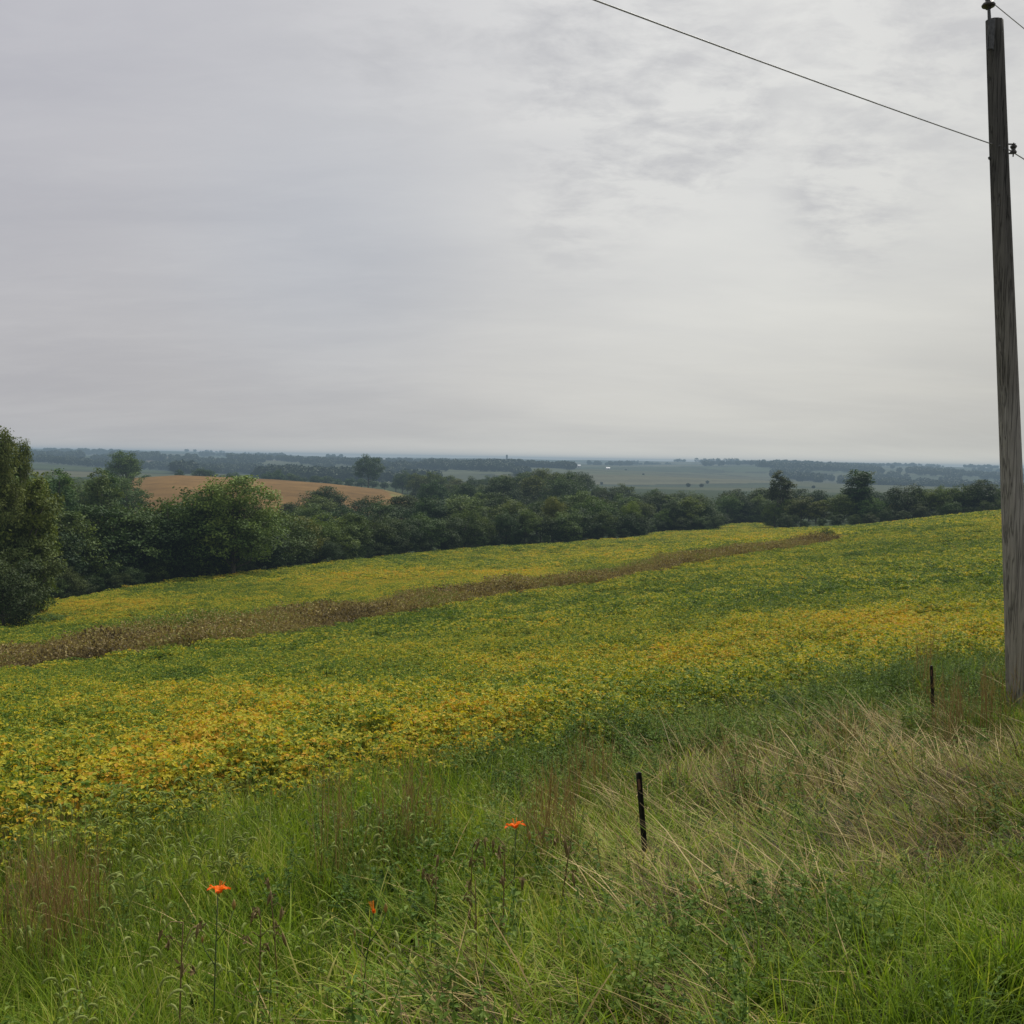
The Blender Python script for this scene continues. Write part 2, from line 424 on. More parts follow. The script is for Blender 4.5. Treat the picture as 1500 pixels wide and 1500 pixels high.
def leaves(n, pos, nrm, size, rgen, aspect=.62, fold=.0):
    """leaf shaped quads: base, side, tip, side"""
    r = rgen.normal(size=(n, 3)); nrm = nrm / (np.linalg.norm(nrm, axis=1)[:, None] + 1e-9)
    a = np.cross(nrm, r); a /= np.linalg.norm(a, axis=1)[:, None] + 1e-9; b = np.cross(nrm, a)
    s = np.broadcast_to(size, (n,))[:, None]
    V = np.stack([pos - a * s * .5, pos + b * s * aspect * .5 - nrm * s * fold, pos + a * s * .5 - nrm * s * .1, pos - b * s * aspect * .5 - nrm * s * fold], 1).reshape(-1, 3)
    return V, np.arange(4 * n).reshape(n, 4)

def blades(n, base, h, lean, az, width, rgen, nseg=5, droop=.25, sharp=1.5):
    """grass blades as bent tapering strips: returns verts, quads"""
    t = np.linspace(0, 1, nseg + 1)[None]
    h = np.broadcast_to(h, (n,))[:, None]; lean = np.broadcast_to(lean, (n,))[:, None]; droop = np.broadcast_to(droop, (n,))[:, None]
    hor = h * lean * t ** 1.6
    ver = h * (np.sqrt(np.clip(1 - (lean * .8) ** 2, .03, 1)) * t - droop * t ** 3)
    ca, sa = np.cos(az)[:, None], np.sin(az)[:, None]
    C = base[:, None] + np.stack([hor * ca, hor * sa, ver], -1)
    tw = az + math.pi / 2 + rgen.normal(0, .6, n)
    side = np.stack([np.cos(tw), np.sin(tw), rgen.normal(0, .15, n)], -1)[:, None]
    w = (np.broadcast_to(width, (n,))[:, None] * np.clip(.55 + 1.2 * t, 0, 1) * (1 - t ** sharp) + .0006)[..., None] * .5
    V = np.stack([C - side * w, C + side * w], 2).reshape(n, -1, 3)
    m = 2 * (nseg + 1)
    k = np.arange(nseg) * 2
    q = np.stack([k, k + 1, k + 3, k + 2], -1)
    Fq = (q[None] + (np.arange(n) * m)[:, None, None]).reshape(-1, 4)
    return V.reshape(-1, 3), Fq, m

def rg(seed): return np.random.default_rng(seed)
def disk(n, r, g):
    a = g.uniform(0, 2 * math.pi, n); q = r * np.sqrt(g.uniform(0, 1, n))
    return np.stack([q * np.cos(a), q * np.sin(a), np.zeros(n)], -1)

# --- soybean clumps
def soy_proto(seed, nleaf, rad, hgt, size, stems=True):
    g = rg(seed); mb = MB()
    # three leaflets on each petiole
    m = nleaf // 3
    base = disk(m, rad, g); base[:, 2] = hgt * (1 - .55 * g.uniform(0, 1, m) ** 2.2) * (1 - .12 * (np.hypot(base[:, 0], base[:, 1]) / rad) ** 2)
    az = g.uniform(0, 2 * math.pi, m)
    vv = g.uniform(0, 1, m)
    for k, da in enumerate((-1.25, 0, 1.25)):
        d = np.stack([np.cos(az + da), np.sin(az + da), g.normal(-.25, .25, m)], -1)
        pos = base + d * size * .55
        s = size * g.uniform(.7, 1.2, m)
        nrm = np.stack([g.normal(0, .45, m), g.normal(0, .45, m), np.ones(m)], -1) + d * .5
        a = d / np.linalg.norm(d, axis=1)[:, None]; nrm -= a * (nrm * a).sum(1)[:, None]; nrm /= np.linalg.norm(nrm, axis=1)[:, None]
        b = np.cross(nrm, a); s_ = s[:, None]
        V = np.stack([pos - a * s_ * .5, pos + b * s_ * .34 - a * s_ * .08 + nrm * s_ * .06, pos + a * s_ * .5 - nrm * s_ * .12, pos - b * s_ * .34 - a * s_ * .08 + nrm * s_ * .06], 1).reshape(-1, 3)
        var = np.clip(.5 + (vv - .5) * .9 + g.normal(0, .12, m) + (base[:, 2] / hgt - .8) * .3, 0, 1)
        mb.add(V, np.arange(4 * m).reshape(m, 4), np.repeat(var, 4))
    if stems:
        for k in range(5):
            b0 = disk(1, rad * .6, g)[0]; mb.tube([b0, b0 + [g.normal(0, .03), g.normal(0, .03), hgt * .9]], [.004, .002], 4, .1, False)
    return mb.mesh('soybean_plant', M_soy)
soyN = [soy_proto(100 + k, 105, .26, .70, .060) for k in range(4)]
soyM = [soy_proto(120 + k, 150, .50, .70, .095, False) for k in range(4)]
soyF = [soy_proto(140 + k, 210, 1.0, .70, .17, False) for k in range(4)]
def frustum_pts(y0, y1, dens, g, margin=90):
    """evenly spread points on the ground between two depths, inside the view's wedge"""
    umax = (750 + margin) / F
    A = umax * (y1 * y1 - y0 * y0); n = int(A * dens)
    Y = np.sqrt(g.uniform(y0 * y0, y1 * y1, n)); X = g.uniform(-1, 1, n) * Y * umax
    return X, Y
def soy_zone(name, y0, y1, dens, protos, seed, label, smin, smax):
    g = rg(seed); X, Y = frustum_pts(y0, y1, dens, g)
    ok, _ = in_field(X, Y); X = X[ok]; Y = Y[ok]; Z = H(X, Y); n = len(X)
    yel = yellow(X, Y, Z + .7) + g.normal(0, .10, n)
    s = g.uniform(smin, smax, n) * (.95 + .12 * (fbm(X * .8, Y * .8, 77, 2)))
    e = sdist(X, Y) - S_FIELD; s = s * (.65 + .35 * sstep(-.5, 2.5, e))
    scatter(name, np.stack([X, Y, Z - .03], -1), protos, g.integers(0, len(protos), n), np.stack([g.normal(0, .1, n), g.normal(0, .1, n), g.uniform(0, 6.28, n)], -1),
            np.stack([s, s, s * g.uniform(.85, 1.15, n)], -1), yel, label, 'soybean plants')
soy_zone('soybean_crop', 6.5, 42, 10.0, soyN, 1, 'leafy soybean plants turning from green to yellow beyond the roadside weeds', .85, 1.15)
soy_zone('soybean_crop', 42, 120, 3.6, soyM, 2, 'ripening soybean crop on the middle slope around the brown weedy strip', .85, 1.15)
soy_zone('soybean_crop', 120, 300, .85, soyF, 3, 'yellow green soybean crop along the edge of the wood', .8, 1.2)

# --- weedy brown strip
def dead_proto(seed):
    g = rg(seed); mb = MB(); n = 60
    V, Fq, m = blades(n, disk(n, .45, g), g.uniform(.5, 1.1, n), g.uniform(.1, .7, n), g.uniform(0, 6.28, n), .035, g, 3, .15)
    mb.add(V, Fq, np.repeat(g.uniform(0, 1, n), m))
    n = 70; pos = disk(n, .5, g); pos[:, 2] = g.uniform(.25, 1.05, n)
    V, Fq = leaves(n, pos, g.normal(size=(n, 3)), g.uniform(.06, .16, n), g); mb.add(V, Fq, np.repeat(g.uniform(0, .9, n), 4))
    return mb.mesh('dead_weed', M_strip)
deadP = [dead_proto(200 + k) for k in range(4)]
g = rg(5); X, Y = frustum_pts(25, 135, 7, g); _, st = in_field(X, Y); X = X[st]; Y = Y[st]; Z = H(X, Y); n = len(X)
s = g.uniform(.6, 1.15, n) * (.35 + 1.35 * fbm(X * .3, Y * .3, 9, 3))
yl = .45 + (fbm(X * .2, Y * .2, 10, 3) - .5) * .9 + g.normal(0, .1, n)
dd, al = strip_d(X, Y); yl = yl + .38 * sstep(.5, 4.5, dd) * sstep(.35, .6, fbm(al * .08, dd * .2, 12, 2)) + .5 * sstep(3.0, 6, -dd) * sstep(.5, .65, fbm(al * .1, dd * .2 + 9, 13, 2))
scatter('dead_weeds', np.stack([X, Y, Z], -1), deadP, g.integers(0, 4, n), np.stack([g.normal(0, .1, n), g.normal(0, .1, n), g.uniform(0, 6.28, n)], -1),
        np.stack([s, s, s], -1), yl, 'strip of dead brown weeds running across the soybean field', 'dead weeds')

# --- roadside plants
def grass_proto(seed, n=60, rad=.13, h=(.28, .6), w=.006, lean=(.1, .8), mat=M_grass, droop=.25, nseg=5, name='grass_tuft'):
    g = rg(seed); mb = MB()
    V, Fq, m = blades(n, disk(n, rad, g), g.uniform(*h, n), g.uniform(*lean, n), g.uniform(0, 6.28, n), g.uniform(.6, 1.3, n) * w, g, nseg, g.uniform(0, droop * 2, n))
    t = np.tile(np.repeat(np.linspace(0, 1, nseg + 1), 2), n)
    mb.add(V, Fq, np.repeat(g.uniform(-.1, .5, n), m) + .62 * t)  # blades coloured darker towards the base, painting in the shaded gaps between them
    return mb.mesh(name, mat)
def fox_proto(seed):
    g = rg(seed); mb = MB()
    for k in range(7):
        b = disk(1, .12, g)[0]; az = g.uniform(0, 6.28); h = g.uniform(.5, .8); d = np.array([math.cos(az), math.sin(az), 0])
        t = np.linspace(0, 1, 6)[:, None]
        st = b + d * h * .18 * t ** 2 + np.array([0, 0, 1]) * h * t
        mb.tube(st, .0015, 4, .3, False)
        a = np.linspace(0, g.uniform(1.6, 2.9), 7)[:, None]; r = g.uniform(.03, .05)
        hd = st[-1] + d * r * (1 - np.cos(a)) + np.array([0, 0, 1]) * r * np.sin(a)
        mb.tube(hd, np.array([.003, .006, .0075, .0075, .007, .005, .002]), 6, .6, False)
        n = 50; kk = g.integers(0, 6, n); pos = hd[kk] + (hd[kk + 1] - hd[kk]) * g.uniform(0, 1, (n, 1))
        dr = g.normal(size=(n, 3)); dr /= np.linalg.norm(dr, axis=1)[:, None]
        sd = np.cross(dr, g.normal(size=(n, 3))); sd /= np.linalg.norm(sd, axis=1)[:, None]
        V = np.stack([pos, pos + sd * .0012, pos + dr * .017, pos - sd * .0012], 1).reshape(-1, 3); mb.add(V, np.arange(4 * n).reshape(n, 4), .9)
    return mb.mesh('foxtail', M_fox)
def lilyleaf_proto(seed):
    return grass_proto(seed, 26, .09, (.3, .7), .024, (.35, .95), M_grass, .42, 8, 'lily_leaves')
def straw_proto(seed, up_=False, thick=False):
    g = rg(seed); mb = MB()
    for (n, w0, w1, l0, l1) in ((34, .003, .007, .2, .5), (5 if not thick else 11, .006, .010, .35, .8)):
        az = g.normal(2.6, .8, n)
        if not up_: az = np.where(g.uniform(0, 1, n) < .3, g.uniform(0, 6.28, n), az)
        V, Fq, m = blades(n, disk(n, .3, g) + [0, 0, .03], g.uniform(l0, l1, n), g.uniform(.45 if up_ else 1.0, .9 if up_ else 1.23, n), az, g.uniform(w0, w1, n), g, 4, g.uniform(0, .14, n), 4)
        mb.add(V, Fq, np.repeat(g.uniform(0, 1, n) if w1 < .01 else g.uniform(.4, 1, n), m))
    return mb.mesh('straw', M_straw)
def thatch_proto(seed):
    g = rg(seed); mb = MB(); n = 80
    V, Fq, m = blades(n, disk(n, .26, g) + [0, 0, .02], g.uniform(.12, .34, n), g.uniform(.8, 1.24, n), g.normal(2.6, 1.3, n), g.uniform(.005, .011, n), g, 3, g.uniform(0, .1, n))
    mb.add(V, Fq, np.repeat(g.uniform(0, .9, n), m))
    return mb.mesh('thatch', M_thatch)
M_thatch = leaf_mat('brown_thatch', [(0, G(.03, .022, .010)), (.4, G(.10, .07, .030)), (.7, G(.22, .15, .06)), (1, G(.38, .29, .13))], 1.1, .15)
def weed_proto(seed, big=1.0):
    g = rg(seed); mb = MB()
    for k in range(6):
        b = disk(1, .12, g)[0]; h = g.uniform(.2, .5) * big; lean = g.normal(0, .12, 2); top = b + [lean[0], lean[1], h]
        mid = (b + top) / 2 + [g.normal(0, .02), g.normal(0, .02), 0]
        mb.tube([b, mid, top], [.0025, .002, .001], 4, .4, False)
        n = 40; t = g.uniform(.2, 1, n)[:, None]; pos = b + (top - b) * t; az = g.uniform(0, 6.28, n)
        d = np.stack([np.cos(az), np.sin(az), g.normal(.2, .3, n)], -1); s = g.uniform(.022, .05, n)[:, None] * (1.25 - .5 * t)
        nr = np.cross(np.cross(d, [0, 0, 1.]), d); nr /= np.linalg.norm(nr, axis=1)[:, None] + 1e-9; sd = np.cross(nr, d)
        V = np.stack([pos, pos + d * s * .5 + sd * s * .26, pos + d * s - [0, 0, 1] * s * .25, pos + d * s * .5 - sd * s * .26], 1).reshape(-1, 3)
        mb.add(V, np.arange(4 * n).reshape(n, 4), np.repeat(g.uniform(0, 1, n), 4))
    return mb.mesh('weed', M_weed)

ZG = {  # where each kind of plant grows, as places on the bank
 'straw': [(1180, 1150, 210, 85, 1.2), (1060, 1240, 140, 60, 1.0), (930, 1260, 70, 40, .5), (1330, 1100, 180, 60, .9), (950, 1230, 70, 60, .7), (830, 1180, 70, 60, .4), (1420, 1160, 110, 60, .7), (760, 1400, 120, 60, .35), (450, 1430, 80, 50, .3), (1030, 1380, 110, 50, .35), (1440, 1480, 60, 30, .6)],
 'lily': [(560, 1430, 230, 90, 1.1), (720, 1360, 130, 60, .8), (900, 1400, 120, 80, .4), (430, 1400, 70, 60, .6), (1060, 1430, 80, 60, .35)],
 'weed': [(1130, 1020, 170, 50, 1.2), (1380, 990, 100, 40, 1.1), (880, 1080, 90, 40, .6), (700, 1130, 200, 50, .5), (1200, 1300, 150, 80, .25), (330, 1190, 250, 40, .5), (650, 1250, 150, 60, .5), (1450, 1430, 60, 60, .5), (1100, 1350, 150, 80, .6)],
 'green': [(150, 1400, 250, 150, .9), (400, 1250, 350, 90, .8), (1250, 1420, 300, 120, 1.2), (700, 1200, 200, 80, .6), (1400, 1320, 150, 90, .7)],
 'arch': [(1150, 1260, 280, 150, .9), (1000, 1300, 150, 80, .8), (1350, 1150, 170, 80, .8), (780, 1280, 130, 80, .5), (850, 1160, 100, 50, .5)],
 'fox': [(150, 1350, 230, 150, .8), (380, 1240, 180, 60, 1.0), (500, 1260, 200, 70, .5)],
}
def bank_pts(dens, seed, key=None, base=0.0, y1=24):
    g = rg(seed); X, Y = frustum_pts(1.9, y1, dens, g, 250)
    s = sdist(X, Y); ok = (s > .0) & (s < S_FIELD + .9); X = X[ok]; Y = Y[ok]; Z = H(X, Y)
    px, py = proj(np.stack([X, Y, Z + .3], -1))
    if key:
        w = base + zone(px, py, ZG[key])
        w = w * (.35 + 1.3 * fbm(X * 1.1, Y * 1.1, seed + 50, 3))
        k = g.uniform(0, 1, len(X)) < w; X, Y, Z, px, py = X[k], Y[k], Z[k], px[k], py[k]
    return g, X, Y, Z, px, py
def bank(name, protos, dens, seed, key, base, smin, smax, yb, label, cat, tilt=.12, keep_rot=False, hvar=True):
    g, X, Y, Z, px, py = bank_pts(dens, seed, key, base)
    n = len(X); s = g.uniform(smin, smax, n) * (.75 + .5 * fbm(X * .7, Y * .7, seed + 9, 3)) * (.55 + .45 * sstep(1.0, 4.5, sdist(X, Y)))
    st = np.clip(zone(px, py, ZG['straw']), 0, 1)
    if key not in ('straw', 'weed', 'arch'): s = s * (1 - .38 * st)
    yl = yb + (fbm(X * .9, Y * .9, seed + 3, 3) - .5) * .6 + g.normal(0, .08, n)
    rz = (g.normal(0, .35, n) + (fbm(X * .5, Y * .5, 91, 2) - .5) * 5.0) if keep_rot else g.uniform(0, 6.28, n)
    scatter(name, np.stack([X, Y, Z - .02], -1), protos, g.integers(0, len(protos), n), np.stack([g.normal(0, tilt, n), g.normal(0, tilt, n), rz], -1),
            np.stack([s, s, s], -1), yl, label, cat)
    return n
cnt = {}
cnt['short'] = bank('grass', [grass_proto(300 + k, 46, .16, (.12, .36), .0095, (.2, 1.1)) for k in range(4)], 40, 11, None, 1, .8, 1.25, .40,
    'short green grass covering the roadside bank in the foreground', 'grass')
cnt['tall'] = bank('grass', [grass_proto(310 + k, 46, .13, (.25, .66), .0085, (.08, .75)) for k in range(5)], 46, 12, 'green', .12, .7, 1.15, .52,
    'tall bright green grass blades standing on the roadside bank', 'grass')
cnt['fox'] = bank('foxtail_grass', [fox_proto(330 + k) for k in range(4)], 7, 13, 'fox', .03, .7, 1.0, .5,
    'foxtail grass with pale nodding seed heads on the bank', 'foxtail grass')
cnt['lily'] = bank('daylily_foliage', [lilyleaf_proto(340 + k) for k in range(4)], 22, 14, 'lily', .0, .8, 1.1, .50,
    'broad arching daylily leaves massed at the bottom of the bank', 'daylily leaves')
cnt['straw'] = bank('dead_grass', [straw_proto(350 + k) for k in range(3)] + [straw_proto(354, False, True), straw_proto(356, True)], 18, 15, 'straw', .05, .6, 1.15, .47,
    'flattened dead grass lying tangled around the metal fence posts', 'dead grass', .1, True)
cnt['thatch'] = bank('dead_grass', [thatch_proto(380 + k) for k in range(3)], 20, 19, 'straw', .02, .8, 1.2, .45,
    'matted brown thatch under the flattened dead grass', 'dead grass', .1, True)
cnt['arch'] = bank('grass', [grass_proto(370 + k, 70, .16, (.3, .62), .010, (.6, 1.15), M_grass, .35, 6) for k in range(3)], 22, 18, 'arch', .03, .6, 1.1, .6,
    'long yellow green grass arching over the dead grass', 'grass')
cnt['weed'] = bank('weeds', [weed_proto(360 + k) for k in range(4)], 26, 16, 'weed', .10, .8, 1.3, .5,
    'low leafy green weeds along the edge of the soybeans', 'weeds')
print('bank counts', cnt)

# --- tall rusty bunch grasses, each clump a thing
def bunch_mesh(seed, n, rad, h0, h1):
    g = rg(seed); mb = MB()
    base = disk(n, rad, g); hh = g.uniform(h0, h1, n); az = g.uniform(0, 6.28, n)
    V, Fq, m = blades(n, base, hh, g.uniform(.03, .25, n), az, .0035, g, 5, 0.0, 6)
    mb.add(V, Fq, np.repeat(g.uniform(.2, .9, n), m))
    # seed branches near the tops
    tips = V.reshape(n, m, 3)[:, -5:-1].mean(1)
    k = 9; pos = np.repeat(tips, k, 0) + np.stack([g.normal(0, .012, n * k), g.normal(0, .012, n * k), -g.uniform(-.02, .28, n * k)], -1)
    V, Fq, m = blades(n * k, pos, g.uniform(.04, .09, n * k), g.uniform(.2, .7, n * k), g.uniform(0, 6.28, n * k), .0035, g, 2, 0.0)
    mb.add(V, Fq, np.repeat(g.uniform(.3, 1, n * k), m))
    return mb.mesh('stems', M_bunch)
def bunch_leaf(seed, n, rad, h):
    g = rg(seed); mb = MB()
    V, Fq, m = blades(n, disk(n, rad * 1.2, g), g.uniform(.4, 1, n) * h, g.uniform(.1, .6, n), g.uniform(0, 6.28, n), .006, g, 5, .2)
    mb.add(V, Fq, np.repeat(g.uniform(.1, .8, n), m))
    return mb.mesh('blades', M_bgreen)
M_bunch = leaf_mat('rusty_stem', [(0, G(.08, .05, .022)), (.5, G(.20, .13, .06)), (1, G(.34, .25, .12))], .9, .2, inst=False)
M_bgreen = leaf_mat('clump_blade', [(0, G(.03, .055, .012)), (.5, G(.07, .11, .022)), (1, G(.15, .17, .045))], .9, .3, inst=False)
def on_ground(px, top, h):
    """ground point of a plant of height h whose top shows at (px, top)"""
    Y = np.exp(np.linspace(math.log(2.2), math.log(40), 600)); p = ray(px, top)[None] * Y[:, None]
    k = sdist(p[:, 0], p[:, 1]) > 3.4; Y = Y[k]; p = p[k]
    k = np.argmax(p[:, 2] - h < H(p[:, 0], p[:, 1])); q = p[k]
    return (q[0], q[1], float(H(q[0], q[1])))
BUN = [(35, 1185, 1.15, 60, 'dense rusty clump of tall grass at the left edge of the bank'),
       (90, 1195, 1.10, 55, 'rusty clump of tall grass right beside the densest left clump'),
       (128, 1165, 1.1, 16, 'sparse tall rusty grass stems between the left clumps and the soybeans'),
       (495, 1060, 1.35, 22, 'tall narrow clump of rusty stems in front of the yellow soybeans'),
       (590, 1065, 1.2, 34, 'rusty tall grass clump behind the narrow clump and uphill of it'),
       (640, 1115, .9, 16, 'low sparse rusty clump beside the soybeans\' yellow edge'),
       (820, 1070, 1.1, 40, 'greyish brown tall grass clump left of the near metal post'),
       (870, 1035, 1.0, 30, 'dark green and brown clump topped by a few pinkish heads'),
       (1358, 880, 1.5, 18, 'single tall reddish stalks rising above the weeds near the far metal post'),
       (1400, 960, 1.0, 40, 'brown grass clump between the far metal post and the utility pole'),
       (1465, 950, 1.0, 34, 'brown grass clump hiding the foot of the utility pole'),
       (1240, 1040, .6, 40, 'low brown grass clump just left of the far metal post'),
       (780, 1130, .8, 20, 'short brown grass clump above the upper orange lily')]
for k, (bx, bt, h, n, lab) in enumerate(BUN):
    loc = on_ground(bx, bt, h)
    e = empty('bunch_grass', loc); tag(e, lab, 'bunch grass', 'tall rusty bunch grasses on the roadside bank'); e.rotation_euler = (0, 0, k)
    link('stems', bunch_mesh(400 + k, n, .10 + .0022 * n, h * .7, h), e)
    link('blades', bunch_leaf(430 + k, 40 + n, .10 + .0022 * n, h * .75), e)

# --- daylilies
def lily(px, top, h, seed, label, size=1.0, spread=1.0):
    g = rg(seed); loc = on_ground(px, top, h)
    e = empty('daylily', loc); tag(e, label, 'daylily')
    mb = MB(); t = np.linspace(0, 1, 9)[:, None]
    bend = g.normal(0, .03, 2)
    pts = np.concatenate([bend[0] * t ** 2, bend[1] * t ** 2, h * .96 * t], 1); mb.tube(pts, np.linspace(.0035, .0022, 9), 6)
    br = pts[6]; mb.tube([br, br + [.05, .0, .07], br + [.07, .01, .13]], [.002, .002, .0015], 6)
    mb.tube([pts[5], pts[5] + [-.04, 0, .06], pts[5] + [-.05, -.01, .10]], [.002, .002, .0015], 6)
    stem = link('stem', mb.mesh('stem', M_stem, True), e)
    tip = pts[-1]
    mb = MB()
    axis = np.array([.15 if seed < 2 else -.25, .32, .92]); axis /= np.linalg.norm(axis)
    a0 = np.cross(axis, [1, 0, 0]); a0 /= np.linalg.norm(a0); a1 = np.cross(axis, a0)
    for k in range(6):
        an = k * math.pi / 3 + g.normal(0, .08); d = a0 * math.cos(an) + a1 * math.sin(an); sd = np.cross(axis, d)
        L_ = (.047 if k % 2 else .052) * size; W = (.034 if k % 2 else .027) * size
        ns = 9; u = np.linspace(0, 1, ns)
        out = L_ * (.25 * u + .85 * u ** 1.6) * spread * g.uniform(.85, 1.15); hi = L_ * (1.15 * u - g.uniform(.5, 1.15) * u ** 2.4)
        w = W * np.sin(np.clip(u * 1.02, 0, 1) ** .8 * math.pi) ** .8 * .5 + .002 * (1 - u)
        c = tip + out[:, None] * d + hi[:, None] * axis
        wav = .005 * np.sin(u * 11 + k * 2)[:, None] * axis
        V = np.stack([c - sd * w[:, None] + wav + axis * .003, c - axis * .001, c + sd * w[:, None] - wav + axis * .003], 1).reshape(-1, 3)
        q = []
        for i in range(ns - 1):
            for j in range(2): q.append([i * 3 + j, i * 3 + j + 1, i * 3 + j + 4, i * 3 + j + 3])
        mb.add(V, q, np.repeat(1 - u * .9, 3))
    fl = link('flower', mb.mesh('flower', M_petal, True), e)
    mb = MB()
    for k in range(6):
        d = axis * .05 + a0 * g.normal(0, .01) + a1 * g.normal(0, .01); t = np.linspace(0, 1, 4)[:, None]
        mb.tube(tip + d * t + a0 * .01 * t * t, .0009, 4, 1.0, False)
    link('stamens', mb.mesh('stamens', M_petal, True), fl)
    for q, b in ((br + [.07, .01, .13], 1), (pts[5] + [-.05, -.01, .10], .7)):
        mb = MB(); t = np.linspace(0, 1, 7); mb.tube(q + np.stack([0 * t, 0 * t, t * .045 * b], 1), .0075 * b * np.sin(t * 2.9 + .15) + .0008, 8, .7)
        link('bud', mb.mesh('bud', M_bud, True), e)
M_bud = simple_mat('bud', (.12, .14, .03), (.35, .17, .04), 40, rough=.5, bump=.05)
lily(313, 1302, .82, 1, 'orange daylily in full bloom standing in the left foreground grass')
lily(754, 1203, .80, 2, 'orange daylily in bloom among the brown stalks near the middle post')
lily(531, 1318, .62, 3, 'small closed salmon orange daylily bud low between the two open blooms', .42, .3)

# --- withered scapes
def scape(px, top, h, seed, label):
    g = rg(seed); loc = on_ground(px, top, h)
    e = empty('withered_scape', loc); tag(e, label, 'withered stalk', 'withered flower stalks among the grass')
    mb = MB(); t = np.linspace(0, 1, 8)[:, None]; b = g.normal(0, .04, 2)
    pts = np.concatenate([b[0] * t ** 2, b[1] * t ** 2, h * t], 1); mb.tube(pts, np.linspace(.0045, .0025, 8), 6)
    ends = []
    for k in range(5):
        q = pts[int(g.integers(5, 8))]; d = np.array([g.normal(0, .05), g.normal(0, .05), g.uniform(.0, .06)]); mb.tube([q, q + d * .6 + [0, 0, .02], q + d], [.002, .002, .001], 4); ends.append(q + d)
    link('stem', mb.mesh('stem', M_stalk, True), e)
    for q in ends:
        mb = MB(); t = np.linspace(0, 1, 7); s = g.uniform(.8, 1.4)
        mb.tube(q + np.stack([.012 * t * g.normal(), .012 * t * g.normal(), -t * .05 * s], 1), .0055 * s * np.sin(t * 2.9 + .15) + .0008, 6, .7)
        V, Fq = leaves(5, q + g.normal(0, .012, (5, 3)) - [0, 0, .02], g.normal(size=(5, 3)), .032, g, .35); mb.add(V, Fq)
        link('seed_pod', mb.mesh('seed_pod', M_stalk, True), e)
for k, (a, b, h, lab) in enumerate([
        (262, 1345, .75, 'dark withered stalk with hanging pods left of the left orange lily'),
        (408, 1300, .70, 'withered stalk with pods to the right of the left orange lily'),
        (738, 1262, .70, 'withered stalk with pods right under the upper orange lily'),
        (690, 1235, .72, 'withered stalk with pods left of the upper orange lily'),
        (640, 1270, .66, 'brown withered stalk midway between the two orange lilies'),
        (820, 1240, .66, 'withered stalk with pods between the upper lily and the near metal post'),
        (380, 1345, .60, 'short dark stalk between the left lily and the broad leaves'),
        (700, 1300, .55, 'short reddish withered stalk among broad leaves below the upper lily')]):
    scape(a, b, h, 500 + k, lab)

# ------------------------------------------------------------------ fence posts
M_post = simple_mat('painted_steel', (.006, .007, .006), (.022, .020, .017), 30, rough=.55, bump=.1, metal=.3)
M_rust = simple_mat('rusty_steel', (.07, .03, .018), (.16, .08, .05), 60, rough=.9, bump=.3)
def tpost(top, bot, label, rot, w):
    top = np.array(top); bot = np.array(bot); ax = top - bot; L = np.linalg.norm(ax) + .35
    e = empty('fence_post', tuple(bot - ax / np.linalg.norm(ax) * .35)); tag(e, label, 'fence post', 'metal fence posts on the bank')
    e.rotation_mode = 'QUATERNION'; e.rotation_quaternion = Vector(ax).to_track_quat('Z', 'Y') 
    M = Matrix.Rotation(rot, 3, 'Z')
    mb = MB(); mb.box((0, 0, L / 2), (w, .005, L), M=M)
    off = M @ Vector((0, -w * .42, 0)); mb.box((off.x, off.y, L / 2), (.005, w * .8, L - .002), M=M)
    k = .1
    while k < L - .04:
        o2 = M @ Vector((0, .006, 0)); mb.box((o2.x, o2.y, k), (.012, .009, .014), M=M); k += .054
    link('flanged_bar', mb.mesh('flanged_bar', M_post), e)
    mb = MB(); o3 = M @ Vector((.004, -w * .42, 0)); mb.box((o3.x, o3.y, L - .08), (.006, w * .5, .07), M=M)
    link('rusty_patch', mb.mesh('rusty_patch', M_rust), e)
tpost(P(937, 1131, 6.5), P(949, 1285, 6.5), 'near dark metal fence post leaning among the flattened dead grass', .5, .036)
tpost(P(1365, 975, 11.0), P(1369, 1085, 11.0), 'far dark metal fence post standing near the utility pole', .4, .034)

